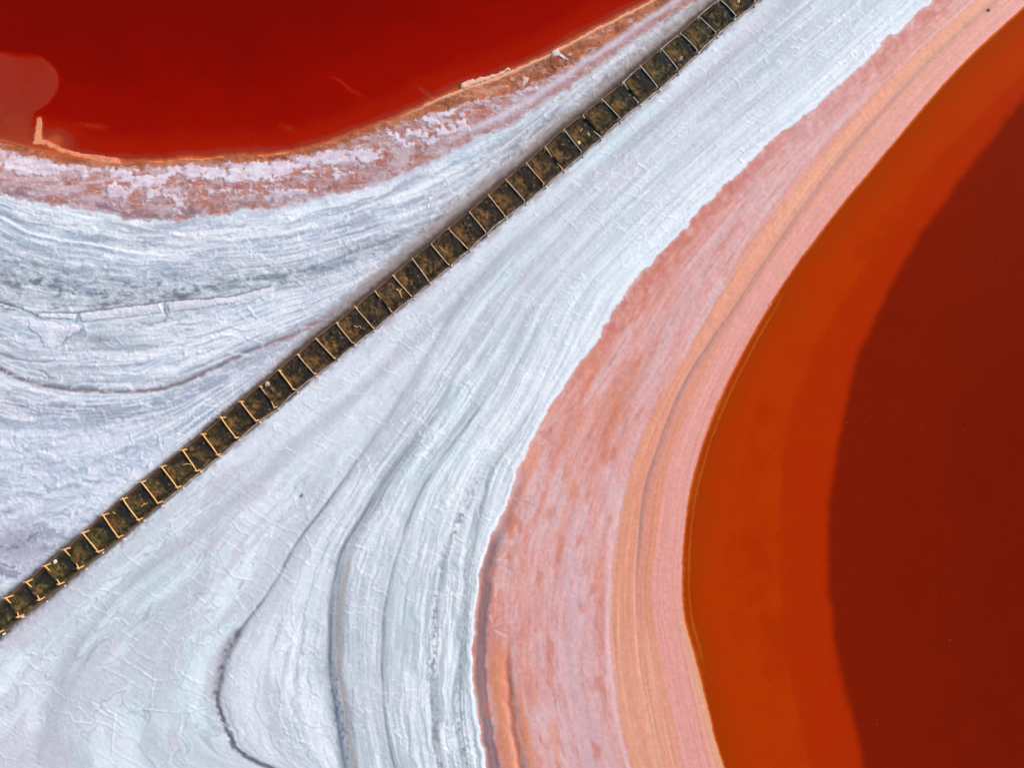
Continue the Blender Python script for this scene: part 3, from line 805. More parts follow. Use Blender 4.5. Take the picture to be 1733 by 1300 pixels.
hL = 0.02 + 0.30 * sm(0, 60, dS0) + 0.02 * nA
onl = sm(4, 22, dS0) * sm(0, 8, dU)
hL = hL + (lt1 * 0.020 + lt2 * 0.014 + swl * 0.020 + nC * 0.012 + nD * 0.006 + (rN - .5) * 0.03 + crossN * 0.04) * onl + 0.02 * vm * onl
hL = hL + 0.04 * crm * zone + (ru * -0.02 - nC * 0.01) * zone - 0.05 * gm * onl - 0.03 * g(coldist(L3, w4), 5) * onl
hL = hL + 0.04 * g(coldist(L1, w4), 3) * onl * sm(320, 220, X) + 0.035 * g(coldist(L2, w4), 3) * onl + 0.04 * sw2 * low
hL = hL + HL0
hL = hL - 0.16 * g(dU, 10) * sm(400, 150, X)
bL = 0.015 * np.clip(dS0, -60, 0) / 3 - 0.14 * sm(0, -22, dS0) - 0.28 * sm(-10, -150, dS0) - 0.25 * sm(-100, -320, dS0)
bL = bL + (nA * 0.05 + 0.06 * fbm(X / 60 + nA, Y / 22, 4, 461, .6)) * sm(-8, -60, dS0)
# shelf and spit under the water in the west
blob = sm(6, -2, np.hypot(np.maximum(X - 35, 0) / 1.0, (Y - 142) / 0.82) - 62 + nA * 8)
blob = np.maximum(blob, sm(4, -4, X - 60 + (Y - 190) * 0.2 + nB * 6) * sm(120, 150, Y)) * sm(85 + 0, 99, Y + np.clip(0 - X + 30, 0, 400) * 0.25)
bL = bL * (1 - 0.86 * blob) - 0.015 * blob
put(L(178, 104, 102), blob * sm(0, -8, dS0))
spit = np.clip(1.9 * np.maximum(g(X - (66 - (Y - 215) * 0.12) + nC * 2 + nB * 3, 5.0 + 0.10 * np.clip(Y - 195, 0, 60)) * sm(192, 202, Y) * sm(246, 232, Y), g(coldist(Curve([(48, 240), (75, 240), (100, 252), (150, 264), (210, 272)]), nC * 2 + nB * 2), 4.6) * sm(50, 60, X) * sm(215, 190, X)), 0, 1)
bL = bL * (1 - 0.9 * g(np.hypot((X - 95) / 42, (Y - 235) / 30), 1.0)) 
bL = bL * (1 - spit) + 0.004 * spit
fa = 0
for (x0, y0, x1, y1, wd) in ((555, 125, 612, 162, 3.5), (702, 142, 735, 166, 4), (130, 210, 180, 216, 5), (470, 210, 500, 222, 6)):
    ln = math.hypot(x1 - x0, y1 - y0); ux, uy = (x1 - x0) / ln, (y1 - y0) / ln
    tt = (X - x0) * ux + (Y - y0) * uy; dd = (X - x0) * -uy + (Y - y0) * ux + nB * 3
    fa = fa + g(dd, wd) * sm(-10, 20, tt) * sm(ln + 15, ln - 15, tt)
bL = bL * (1 - 0.70 * np.clip(fa, 0, 1))
put(L(226, 146, 106), spit)
put(L(200, 120, 84), spit * sm(0, 0.5, nC + nB) * 0.7)
put(L(226, 140, 96), sm(0, -6, dS0) * (1 - blob) * (1 - spit) * 0.7)
HL = np.where(dS0 > 0, hL, np.minimum(bL, 0.03))
HL = HL + H
CL = COL.copy()

# ---------------- mud packed between the planks
COL = np.zeros(X.shape + (3,))
put(L(78, 60, 33), np.ones_like(X))
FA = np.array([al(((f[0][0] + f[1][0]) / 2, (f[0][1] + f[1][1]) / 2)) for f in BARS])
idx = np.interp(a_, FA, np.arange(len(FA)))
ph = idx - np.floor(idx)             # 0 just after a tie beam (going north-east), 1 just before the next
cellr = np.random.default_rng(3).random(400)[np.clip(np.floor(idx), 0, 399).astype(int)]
mnd = fbm(X / 13, Y / 13, 4, 220, 0.6)
mfine = fbm(X / 4.5, Y / 4.5, 4, 225, 0.6)
v_ = (b_ - bu) / np.maximum(be - bu, 1)       # 0..1 across the dike
moss = sm(460, 160, X) + sm(900, 1080, X)
put(L(70, 72, 30), np.clip(moss, 0, 1) * 0.7)
big = fbm(X / 17, Y / 17, 4, 222, 0.55)
put(L(84, 88, 30), sm(0.0, 0.5, mnd) * sm(320, 100, X) * 0.8)
put(L(50, 56, 26), sm(-0.1, 0.5, -mnd) * np.clip(moss, 0, 1) * 0.8)
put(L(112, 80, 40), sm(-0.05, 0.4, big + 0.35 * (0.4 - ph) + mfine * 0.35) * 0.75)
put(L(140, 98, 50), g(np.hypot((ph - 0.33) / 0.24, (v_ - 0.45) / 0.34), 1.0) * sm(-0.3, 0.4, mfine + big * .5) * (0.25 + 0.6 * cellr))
put(L(26, 24, 22), sm(0.42, 0.80, ph + big * 0.42 + (0.5 - v_) * 0.25 + (cellr - .5) * 0.35) * 0.92)  # shadow beside each tie beam, painted dark into the mud
put(L(22, 32, 32), sm(0.6, 0.95, ph + big * 0.3 + (0.5 - v_) * .3) * np.clip(moss, 0, 1) * 0.8)  # same painted beam shadow, tinted teal towards both ends of the dike
put(L(26, 20, 14), g(v_ - 0.84 + big * 0.16, 0.07) * 0.85)
put(L(36, 28, 20), sm(0.02, 0.35, -mfine - big * .3) * 0.65)
put(L(26, 22, 18), sm(0.25, 0.5, -big) * 0.7)
put(L(165, 126, 84), sm(0.38, 0.55, mfine) * 0.5)
put(L(104, 86, 64), g(v_ - 0.97, 0.045) * 0.8)
put(L(84, 62, 42), g(v_ - 0.04, 0.06) * 0.7)
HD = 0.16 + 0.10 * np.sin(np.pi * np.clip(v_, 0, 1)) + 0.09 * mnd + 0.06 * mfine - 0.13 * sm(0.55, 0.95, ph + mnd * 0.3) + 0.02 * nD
HD = HD + 0.05 * big
HD = HD * (1 - 0.25 * sm(300, 0, X))
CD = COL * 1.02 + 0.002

# ---------------- join
lm = left[..., None]; dm = dike[..., None]
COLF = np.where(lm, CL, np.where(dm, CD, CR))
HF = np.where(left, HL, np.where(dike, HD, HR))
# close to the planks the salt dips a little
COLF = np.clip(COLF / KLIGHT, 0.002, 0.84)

# ------------------------------------------------------------------ materials
def new_mat(name):
    m = bpy.data.materials.new(name); m.use_nodes = True
    n = m.node_tree; n.nodes.clear()
    out = n.nodes.new('ShaderNodeOutputMaterial')
    b = n.nodes.new('ShaderNodeBsdfPrincipled')
    n.links.new(b.outputs[0], out.inputs[0])
    return m, n, b, out


def node(n, t, **kw):
    x = n.nodes.new(t)
    for k, v in kw.items():
        if hasattr(x, k): setattr(x, k, v)
        else: x.inputs[k].default_value = v
    return x


def ground_material(name, bump, scale, rough, spec):
    m, n, b, out = new_mat(name)
    at = node(n, 'ShaderNodeAttribute'); at.attribute_name = 'sediment'
    tc = node(n, 'ShaderNodeNewGeometry')
    n1 = node(n, 'ShaderNodeTexNoise'); n1.inputs['Scale'].default_value = scale; n1.inputs['Detail'].default_value = 6
    n1.inputs['Roughness'].default_value = 0.65
    n2 = node(n, 'ShaderNodeTexNoise'); n2.inputs['Scale'].default_value = scale * 4.3; n2.inputs['Detail'].default_value = 4
    n.links.new(tc.outputs['Position'], n1.inputs['Vector']); n.links.new(tc.outputs['Position'], n2.inputs['Vector'])
    mr = node(n, 'ShaderNodeMapRange'); mr.inputs['From Min'].default_value = 0.25; mr.inputs['From Max'].default_value = 0.75
    mr.inputs['To Min'].default_value = 0.90; mr.inputs['To Max'].default_value = 1.08
    n.links.new(n1.outputs['Fac'], mr.inputs['Value'])
    mx = node(n, 'ShaderNodeVectorMath'); mx.operation = 'SCALE'
    n.links.new(at.outputs['Color'], mx.inputs[0]); n.links.new(mr.outputs[0], mx.inputs['Scale'])
    n.links.new(mx.outputs[0], b.inputs['Base Color'])
    ad = node(n, 'ShaderNodeMath'); ad.operation = 'ADD'
    n.links.new(n1.outputs['Fac'], ad.inputs[0]); n.links.new(n2.outputs['Fac'], ad.inputs[1])
    bp = node(n, 'ShaderNodeBump'); bp.inputs['Strength'].default_value = bump; bp.inputs['Distance'].default_value = 0.05
    n.links.new(ad.outputs[0], bp.inputs['Height']); n.links.new(bp.outputs[0], b.inputs['Normal'])
    b.inputs['Roughness'].default_value = rough
    b.inputs['Specular IOR Level'].default_value = spec
    return m


M_salt = ground_material('salt_crust', 0.32, 5.0, 0.75, 0.3)
M_pink = ground_material('pink_brine_mud', 0.2, 4.0, 0.6, 0.3)
M_mud = ground_material('dark_mud', 0.8, 6.0, 0.8, 0.25)


def grid_object(name, fmask, mat, kind='structure', Z=None, smooth=True, extra=None):
    """quads of the common grid where fmask is true, as one mesh with its own relief and sediment colours"""
    Z = HF if Z is None else Z
    r, c = np.nonzero(fmask)
    i = r * NC + c
    quads = np.stack([i, i + NC, i + NC + 1, i + 1], 1)
    used = np.zeros(NR * NC, bool); used[quads.ravel()] = True
    rem = np.cumsum(used) - 1
    quads = rem[quads]
    Xw = (X.ravel()[used] - 866.5) / PX; Yw = (650 - Y.ravel()[used]) / PX
    co = np.stack([Xw, Yw, Z.ravel()[used]], 1).astype(np.float32)
    me = bpy.data.meshes.new(name)
    nv, nf = len(co), len(quads)
    me.vertices.add(nv); me.vertices.foreach_set('co', co.ravel())
    me.loops.add(nf * 4); me.loops.foreach_set('vertex_index', quads.ravel().astype(np.int32))
    me.polygons.add(nf); me.polygons.foreach_set('loop_start', (np.arange(nf) * 4).astype(np.int32))
    me.update(calc_edges=True)
    me.polygons.foreach_set('use_smooth', np.ones(nf, bool))
    if extra is None:
        ca = me.attributes.new('sediment', 'FLOAT_COLOR', 'POINT')
        cc = np.ones((nv, 4), np.float32); cc[:, :3] = COLF.reshape(-1, 3)[used]
        ca.data.foreach_set('color', cc.ravel())
    else:
        for k, arr in extra.items():
            fa_ = me.attributes.new(k, 'FLOAT', 'POINT')
            fa_.data.foreach_set('value', arr.ravel()[used].astype(np.float32))
    me.materials.append(mat)
    o = bpy.data.objects.new(name, me); C.objects.link(o)
    if kind: o['kind'] = kind
    return o


fdk = dike[:-1, :-1]
fl = left[:-1, :-1]
fr = ~fdk & ~fl
under_l = fl & (HF[:-1, :-1] < -0.10) & (dS0[:-1, :-1] < -3)
under_r = fr & (dB3[:-1, :-1] > 6)
fp = fr & ~under_r & (dB1[:-1, :-1] > 0)
salt_l = fl & ~under_l
grid_object('ground', salt_l | (fr & ~under_r & ~fp), M_salt)
grid_object('shore', fp, M_pink)
grid_object('lake_bed', under_l | under_r, M_pink)
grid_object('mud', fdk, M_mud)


# water: body colour and clarity depend on the real depth over the bed
def water_material(name, stops, clarity, tint):
    m, n, b, out = new_mat(name)
    at = node(n, 'ShaderNodeAttribute'); at.attribute_name = 'depth'
    ge = node(n, 'ShaderNodeNewGeometry')
    nz = node(n, 'ShaderNodeTexNoise'); nz.inputs['Scale'].default_value = 0.35; nz.inputs['Detail'].default_value = 8; nz.inputs['Roughness'].default_value = 0.6
    n.links.new(ge.outputs['Position'], nz.inputs['Vector'])
    nf = node(n, 'ShaderNodeTexNoise'); nf.inputs['Scale'].default_value = 7; nf.inputs['Detail'].default_value = 4
    n.links.new(ge.outputs['Position'], nf.inputs['Vector'])
    a1 = node(n, 'ShaderNodeMath'); a1.operation = 'MULTIPLY_ADD'; a1.inputs[1].default_value = 0.22; a1.inputs[2].default_value = -0.11
    n.links.new(nz.outputs['Fac'], a1.inputs[0])
    a2 = node(n, 'ShaderNodeMath'); a2.operation = 'ADD'
    n.links.new(at.outputs['Fac'], a2.inputs[0]); n.links.new(a1.outputs[0], a2.inputs[1])
    rp = node(n, 'ShaderNodeValToRGB')
    cr_ = rp.color_ramp
    cr_.interpolation = 'EASE'
    while len(cr_.elements) < len(stops): cr_.elements.new(0.5)
    for e, (p, c) in zip(cr_.elements, stops):
        e.position = p; e.color = tuple(c / KLIGHT) + (1,)
    n.links.new(a2.outputs[0], rp.inputs[0])
    mr = node(n, 'ShaderNodeMapRange'); mr.inputs['From Min'].default_value = 0.25; mr.inputs['From Max'].default_value = 0.75
    mr.inputs['To Min'].default_value = 0.86; mr.inputs['To Max'].default_value = 1.14
    n.links.new(nf.outputs['Fac'], mr.inputs['Value'])
    sc = node(n, 'ShaderNodeVectorMath'); sc.operation = 'SCALE'
    n.links.new(rp.outputs[0], sc.inputs[0]); n.links.new(mr.outputs[0], sc.inputs['Scale'])
    ng = node(n, 'ShaderNodeTexNoise'); ng.inputs['Scale'].default_value = 26; ng.inputs['Detail'].default_value = 3
    n.links.new(ge.outputs['Position'], ng.inputs['Vector'])
    mg = node(n, 'ShaderNodeMapRange'); mg.inputs['From Min'].default_value = 0.3; mg.inputs['From Max'].default_value = 0.7
    mg.inputs['To Min'].default_value = 0.76; mg.inputs['To Max'].default_value = 1.24
    n.links.new(ng.outputs['Fac'], mg.inputs['Value'])
    s2 = node(n, 'ShaderNodeVectorMath'); s2.operation = 'SCALE'
    n.links.new(sc.outputs[0], s2.inputs[0]); n.links.new(mg.outputs[0], s2.inputs['Scale'])
    n.links.new(s2.outputs[0], b.inputs['Base Color'])
    b.inputs['Roughness'].default_value = 0.06
    b.inputs['IOR'].default_value = 1.33
    b.inputs['Specular IOR Level'].default_value = 0.035
    w_ = node(n, 'ShaderNodeTexNoise'); w_.inputs['Scale'].default_value = 3.5; w_.inputs['Detail'].default_value = 3
    n.links.new(ge.outputs['Position'], w_.inputs['Vector'])
    bp = node(n, 'ShaderNodeBump'); bp.inputs['Strength'].default_value = 0.05; bp.inputs['Distance'].default_value = 0.03
    n.links.new(w_.outputs['Fac'], bp.inputs['Height']); n.links.new(bp.outputs[0], b.inputs['Normal'])
    tr = node(n, 'ShaderNodeBsdfTransparent'); tr.inputs[0].default_value = tint + (1,)
    e1 = node(n, 'ShaderNodeMath'); e1.operation = 'MULTIPLY'; e1.inputs[1].default_value = -clarity
    n.links.new(at.outputs['Fac'], e1.inputs[0])
    e2 = node(n, 'ShaderNodeMath'); e2.operation = 'EXPONENT'
    n.links.new(e1.outputs[0], e2.inputs[0])
    ms = node(n, 'ShaderNodeMixShader')
    n.links.new(e2.outputs[0], ms.inputs[0]); n.links.new(b.outputs[0], ms.inputs[1]); n.links.new(tr.outputs[0], ms.inputs[2])
    n.links.new(ms.outputs[0], out.inputs[0])
    return m


M_red = water_material('red_brine', [(0.0, L(176, 68, 34)), (0.09, L(160, 48, 34)), (0.22, L(158, 24, 4)), (0.5, L(142, 12, 2)), (0.95, L(118, 8, 2))], 16.0, (1.0, 0.62, 0.42))
M_org = water_material('orange_brine', [(0.0, L(172, 84, 14)), (0.06, L(168, 56, 3)), (0.16, L(174, 52, 2)), (0.25, L(165, 45, 2)), (0.34, L(166, 41, 2)), (0.64, L(120, 25, 3)), (0.95, L(112, 20, 3))], 20.0, (1.0, 0.62, 0.34))
depth = np.clip(0 - HF, 0, 1)
wl = fl & (dS0[:-1, :-1] < 6)
wr = fr & (dB3[:-1, :-1] > -4)
flat = np.zeros_like(X)
grid_object('water', wl, M_red, Z=flat, extra={'depth': depth})
grid_object('water', wr, M_org, Z=flat, extra={'depth': depth})


# ------------------------------------------------------------------ sampling the ground
def zat(xp, yp):
    c = int(np.clip(np.searchsorted(xs, xp), 0, NC - 1)); r = int(np.clip(np.searchsorted(ys, yp), 0, NR - 1))
    return float(HF[r, c])


def W(xp, yp, z=0.0):
    return Vector(((xp - 866.5) / PX, (650 - yp) / PX, z))


# ------------------------------------------------------------------ timber
def wood_material(name, c0, c1, salt):
    m, n, b, out = new_mat(name)
    tc = node(n, 'ShaderNodeTexCoord')
    mp = node(n, 'ShaderNodeMapping'); mp.inputs['Scale'].default_value = (1.2, 14, 14)
    n.links.new(tc.outputs['Object'], mp.inputs[0])
    nz = node(n, 'ShaderNodeTexNoise'); nz.inputs['Scale'].default_value = 2.5; nz.inputs['Detail'].default_value = 6
    n.links.new(mp.outputs[0], nz.inputs['Vector'])
    rp = node(n, 'ShaderNodeValToRGB')
    rp.color_ramp.elements[0].position = 0.3; rp.color_ramp.elements[1].position = 0.7
    rp.color_ramp.elements[0].color = tuple(c0) + (1,); rp.color_ramp.elements[1].color = tuple(c1) + (1,)
    n.links.new(nz.outputs['Fac'], rp.inputs[0])
    ge = node(n, 'ShaderNodeNewGeometry')
    ns = node(n, 'ShaderNodeTexNoise'); ns.inputs['Scale'].default_value = 4.0; ns.inputs['Detail'].default_value = 6
    n.links.new(ge.outputs['Position'], ns.inputs['Vector'])
    mr = node(n, 'ShaderNodeMapRange'); mr.inputs['From Min'].default_value = 0.62 - salt; mr.inputs['From Max'].default_value = 0.72 - salt * 0.6
    n.links.new(ns.outputs['Fac'], mr.inputs['Value'])
    mx = node(n, 'ShaderNodeMix'); mx.data_type = 'RGBA'
    n.links.new(mr.outputs[0], mx.inputs['Factor']); n.links.new(rp.outputs[0], mx.inputs['A'])
    mx.inputs['B'].default_value = (0.55, 0.50, 0.44, 1)
    n.links.new(mx.outputs['Result'], b.inputs['Base Color'])
    b.inputs['Roughness'].default_value = 0.8
    bp = node(n, 'ShaderNodeBump'); bp.inputs['Strength'].default_value = 0.6; bp.inputs['Distance'].default_value = 0.01
    n.links.new(nz.outputs['Fac'], bp.inputs['Height']); n.links.new(bp.outputs[0], b.inputs['Normal'])
    return m


M_wood_y = wood_material('yellow_timber', L(190, 132, 66), L(238, 190, 116), 0.0)
M_wood_m = wood_material('tan_timber', L(168, 124, 82), L(216, 172, 124), 0.04)
M_wood_g = wood_material('weathered_timber', L(150, 132, 104), L(200, 184, 150), 0.10)
M_board = wood_material('brown_board', L(84, 62, 42), L(142, 110, 80), -0.08)
M_board_s = wood_material('salted_board', L(120, 98, 82), L(184, 160, 142), 0.08)


M_stake = wood_material('salted_stake', L(176, 158, 150), L(222, 208, 206), 0.2)


def link(name, me, parent=None, label=None):
    o = bpy.data.objects.new(name, me); C.objects.link(o)
    if parent is not None: o.parent = parent
    if label: o['label'] = label
    return o


def pole_mesh(name, length, r0, r1, mat, seg=6, sides=8, bend=0.03, seed=0, ragged=False):
    """a rough tapering pole along +X from the origin"""
    rr = random.Random(seed)
    vs, fs = [], []
    b1, b2_ = rr.uniform(-bend, bend), rr.uniform(-bend, bend)
    for i in range(seg + 1):
        t = i / seg
        cy = math.sin(math.pi * t) * b1 + rr.uniform(-.006, .006); cz = math.sin(math.pi * t) * b2_
        r = r0 + (r1 - r0) * t
        for k in range(sides):
            a = 2 * math.pi * k / sides
            rk = r * (1 + rr.uniform(-.10, .10))
            lx = length * t
            if i == seg and ragged: lx += rr.uniform(-.14, .10)
            vs.append((lx, cy + math.cos(a) * rk, cz + math.sin(a) * rk))
    for i in range(seg):
        for k in range(sides):
            k2 = (k + 1) % sides
            fs.append((i * sides + k, i * sides + k2, (i + 1) * sides + k2, (i + 1) * sides + k))
    fs.append(tuple(range(sides - 1, -1, -1))); fs.append(tuple(seg * sides + k for k in range(sides)))
    me = bpy.data.meshes.new(name); me.from_pydata(vs, [], fs); me.materials.append(mat)
    me.polygons.foreach_set('use_smooth', [True] * (len(fs) - 2) + [False] * 2)
    return me


def board_mesh(name, length, h, t, mat, seed=0):
    rr = random.Random(seed)
    vs, fs = [], []
    n = 5
    for i in range(n + 1):
        u = i / n
        x = length * u; top = rr.uniform(-.025, .02); off = rr.uniform(-.012, .012) + math.sin(math.pi * u) * 0.03
        vs += [(x, off - t / 2, -h), (x, off + t / 2, -h), (x, off + t / 2, top), (x, off - t / 2, top)]
    for i in range(n):
        for k in range(4):
            k2 = (k + 1) % 4
            fs.append((i * 4 + k, (i + 1) * 4 + k, (i + 1) * 4 + k2, i * 4 + k2))
    fs.append((0, 1, 2, 3)); fs.append((n * 4 + 3, n * 4 + 2, n * 4 + 1, n * 4))
    me = bpy.data.meshes.new(name); me.from_pydata(vs, [], fs); me.materials.append(mat)
    return me


def orient(o, p, q):
    """put a mesh that runs along +X so that it starts at p and points to q"""
    d = q - p
    o.location = p
    o.rotation_mode = 'QUATERNION'
    up = Vector((0, 0, 1)) if abs(d.normalized().z) < 0.9 else Vector((0, 1, 0))
    x = d.normalized(); y = up.cross(x).normalized(); z = x.cross(y)
    from mathutils import Matrix
    o.rotation_quaternion = Matrix((x, y, z)).transposed().to_quaternion()


root = bpy.data.objects.new('timber_dike', None); C.objects.link(root)
root.location = (0, 0, 0)
tag(root, 'ladder-like timber dike of posts, tie beams and side boards crossing the white salt diagonally', 'dike')

mats3 = [M_wood_y, M_wood_m, M_wood_g]
beams = {(k, v): pole_mesh('crossbar', 1.0, 0.046 - 0.005 * k, 0.040 - 0.005 * k, mats3[k], seed=10 * k + v, bend=0.035) for k in range(3) for v in range(4)}
stubs = {(k, v): pole_mesh('broken_crossbar', 1.0, 0.055 - 0.006 * k, 0.022, mats3[k], seg=4, seed=90 + 10 * k + v, bend=0.02, ragged=True) for k in range(3) for v in range(3)}
posts = {(k, v): pole_mesh('post', 1.0, 0.052 - 0.006 * k, 0.046 - 0.006 * k, mats3[k], seg=4, seed=200 + 10 * k + v, bend=0.012) for k in range(3) for v in range(4)}
stakes = {v: pole_mesh('stake', 1.0, 0.075, 0.06, M_stake, seg=3, seed=400 + v, bend=0.01) for v in range(4)}
boards = {v: board_mesh('side_board', 1.0, 0.42, 0.055, M_board, seed=300 + v) for v in range(6)}
boards_s = {v: board_mesh('side_board', 1.0, 0.42, 0.060, M_board_s, seed=320 + v) for v in range(6)}


def add_pole(name, me, p, q, label=None):
    o = link(name, me, root, label)
    orient(o, p, q)
    o.scale = ((q - p).length, 1, 1)
    return o


rr = random.Random(5)
bases = []
for i, (pa, pb, kind, z) in enumerate(FR):
    xm = pa[0]
    k = 0 if xm < 470 + rr.uniform(-60, 60) else (1 if xm < 940 else 2)
    A = W(pa[0], pa[1], z); B = W(pb[0], pb[1], z)
    d = (B - A).normalized()
    mk = lambda lst: lst[(k, rr.randrange(len([1 for q in lst if q[0] == k])))]
    # posts lean very slightly; the beam lies on their heads
    base_a = A + Vector((rr.uniform(-.05, .05), rr.uniform(-.05, .05), 0)); base_a.z = -0.35
    base_b = B + Vector((rr.uniform(-.05, .05), rr.uniform(-.05, .05), 0)); base_b.z = -0.35
    add_pole('post', mk(posts), base_a, A + Vector((0, 0, .03)))
    add_pole('post', mk(posts), base_b, B + Vector((0, 0, .03)))
    bases.append((base_a, base_b))
    sh = max(0.0, min(1.0, (620 - xm) / 300.0))
    if sh > 0.05:
        ca = link('cleat', posts[(k, rr.randrange(4))], root); orient(ca, A + Vector((.05, .02, .10)), A + Vector((-.3, -.03, .11))); ca.scale = (.29 * sh, .7, .7)
        cb = link('cleat', posts[(k, rr.randrange(4))], root); orient(cb, B + Vector((-.14 * sh, .02, .10)), B + Vector((.1, -.01, .10))); cb.scale = (.12 * sh + .05, .7, .7)
    stz = 0.42 + rr.uniform(-.05, .08)
    ob = (B - A).normalized() * rr.uniform(.16, .26)
    so = link('stake', stakes[rr.randrange(4)], root); stk = ground_px(BARS[i][1], 0)
    pb0 = Vector((B.x, B.y, -0.2)) + ob + Vector((rr.uniform(-.04, .12), rr.uniform(-.05, .05), 0))
    orient(so, pb0, pb0 + Vector((rr.uniform(-.05, .05), rr.uniform(-.05, .05), stz + .2))); so.scale = (stz + .2, 1, 1)
    jz = lambda: Vector((rr.uniform(-.04, .04), rr.uniform(-.04, .04), 0.075 + rr.uniform(0, .02)))
    ov = d * rr.uniform(0.03, 0.10)
    if kind == 0:
        add_pole('crossbar', mk(beams), A - ov + jz(), B + ov + jz())
    elif kind == 1:
        ln = (B - A).length
        add_pole('crossbar', mk(stubs), A - ov + jz(), A + d * ln * rr.uniform(.34, .44) + Vector((0, 0, -.03)), 'broken stub of a crossbar')
        add_pole('crossbar', mk(stubs), B + ov + jz(), B - d * ln * rr.uniform(.22, .30) + Vector((0, 0, -.05)), 'broken stub of a crossbar')
    else:
        ln = (B - A).length
        fa1 = .30 if xm < 500 else .12
        add_pole('crossbar', mk(stubs), A - ov + jz(), A + d * ln * fa1 + Vector((0, 0, -.06)), 'short broken stub of a crossbar')
        add_pole('crossbar', mk(stubs), B + ov + jz(), B - d * ln * (.24 if xm < 500 else .3) + Vector((rr.uniform(-.1, .1), 0, -.1)), 'short broken stub of a crossbar')
for i in range(len(bases) - 1):
    for side in (0, 1):
        p = bases[i][side].copy(); q = bases[i + 1][side].copy()
        nrm = Vector((NX, -NY, 0)) * (1 if side else -1)
        zt = (0.36 if side else 0.34) + rr.uniform(-.03, .03)
        gp_ = (q - p).normalized() * 0.025
        off_ = 0.14 if side else 0.11
        p = p + nrm * off_ + gp_; q = q + nrm * off_ - gp_
        p.z = zt; q.z = zt + rr.uniform(-.02, .02)
        xm = FR[i][0][0]
        salted = side == 1 and xm > 230 or (side == 0 and xm > 900 and rr.random() < .4)
        o = add_pole('side_board', (boards_s if salted else boards)[rr.randrange(6)], p, q)


# ------------------------------------------------------------------ loose things
def plain(name, c, rough=0.8, var=0.15, scale=20):
    m, n, b, out = new_mat(name)
    tc = node(n, 'ShaderNodeTexCoord')
    nz = node(n, 'ShaderNodeTexNoise'); nz.inputs['Scale'].default_value = scale; nz.inputs['Detail'].default_value = 5
    n.links.new(tc.outputs['Object'], nz.inputs['Vector'])
    rp = node(n, 'ShaderNodeValToRGB')
    rp.color_ramp.elements[0].position = .3; rp.color_ramp.elements[1].position = .7
    rp.color_ramp.elements[0].color = tuple(np.asarray(c) * (1 - var)) + (1,); rp.color_ramp.elements[1].color = tuple(np.minimum(np.asarray(c) * (1 + var), .85)) + (1,)
    n.links.new(nz.outputs['Fac'], rp.inputs[0]); n.links.new(rp.outputs[0], b.inputs['Base Color'])
    b.inputs['Roughness'].default_value = rough
    bp = node(n, 'ShaderNodeBump'); bp.inputs['Strength'].default_value = .5; bp.inputs['Distance'].default_value = .02
    n.links.new(nz.outputs['Fac'], bp.inputs['Height']); n.links.new(bp.outputs[0], b.inputs['Normal'])
    return m


import bmesh


def rock(name, xp, yp, size, col, label, cat, z=None, flat=0.6, seed=0, group=None, sub=2, rough=.35):
    bm = bmesh.new()
    bmesh.ops.create_icosphere(bm, subdivisions=sub, radius=1)
    for v in bm.verts:
        n_ = mnoise.fractal(v.co * 1.4 + Vector((seed * 3.7, seed, 0)), 0.6, 2.0, 4)
        v.co *= 1 + rough * n_
        v.co.z *= flat
        v.co.x *= size[0] / PX / 2; v.co.y *= size[1] / PX / 2; v.co.z *= (size[0] + size[1]) / 2 / PX / 2
    me = bpy.data.meshes.new(name); bm.to_mesh(me); bm.free()
    me.materials.append(plain(name + '_surface', col))
    o = bpy.data.objects.new(name, me); C.objects.link(o)
    zz = zat(xp, yp) if z is None else z
    o.location = W(xp, yp, zz + (size[0] + size[1]) / 4 / PX * flat * 0.35)
    o.rotation_euler = (0, 0, seed * 1.3)
    return tag(o, label, cat, group)


rock('stone', 96, 950, (8, 6), L(205, 196, 176), 'pale stone on the mud near the lower left end of the timber dike', 'stone', seed=1)
rock('stone', 455, 650, (8, 9), L(170, 150, 124), 'greyish tan stone on the mud beside a broken crossbar at the middle of the dike', 'stone', seed=2)
rock('stone', 1150, 102, (10, 6), L(150, 122, 110), 'pinkish grey stone against the lower side boards near the upper end of the dike', 'stone', seed=3)
rock('stone', 996, 229, (6, 3), L(200, 184, 168), 'small pale stone on the mud beside a short broken crossbar stub', 'stone', seed=4)
rock('timber_block', 978, 247, (5.5, 6), L(244, 196, 122), 'small bright yellow wooden block on the end of a grey crossbar', 'block', z=0.62, flat=.8, seed=5, rough=.15)
rock('timber_block', 1247, 5, (8, 5.5), L(228, 180, 108), 'yellow wooden block lying on the mud at the upper end of the dike', 'block', flat=.8, seed=6, rough=.15)
rock('stone', 1672, 17, (6, 5), L(140, 60, 48), 'small dark red stone on the pink shore in the upper right corner', 'stone', seed=7)
rock('stone', 1303, 515, (5, 3), L(230, 150, 110), 'tiny pale orange stone at the edge of the orange water', 'stone', seed=8)
rock('stone', 513, 838, (3.5, 7), L(110, 104, 104), 'small dark grey stone on the white salt below the dike', 'stone', seed=9)


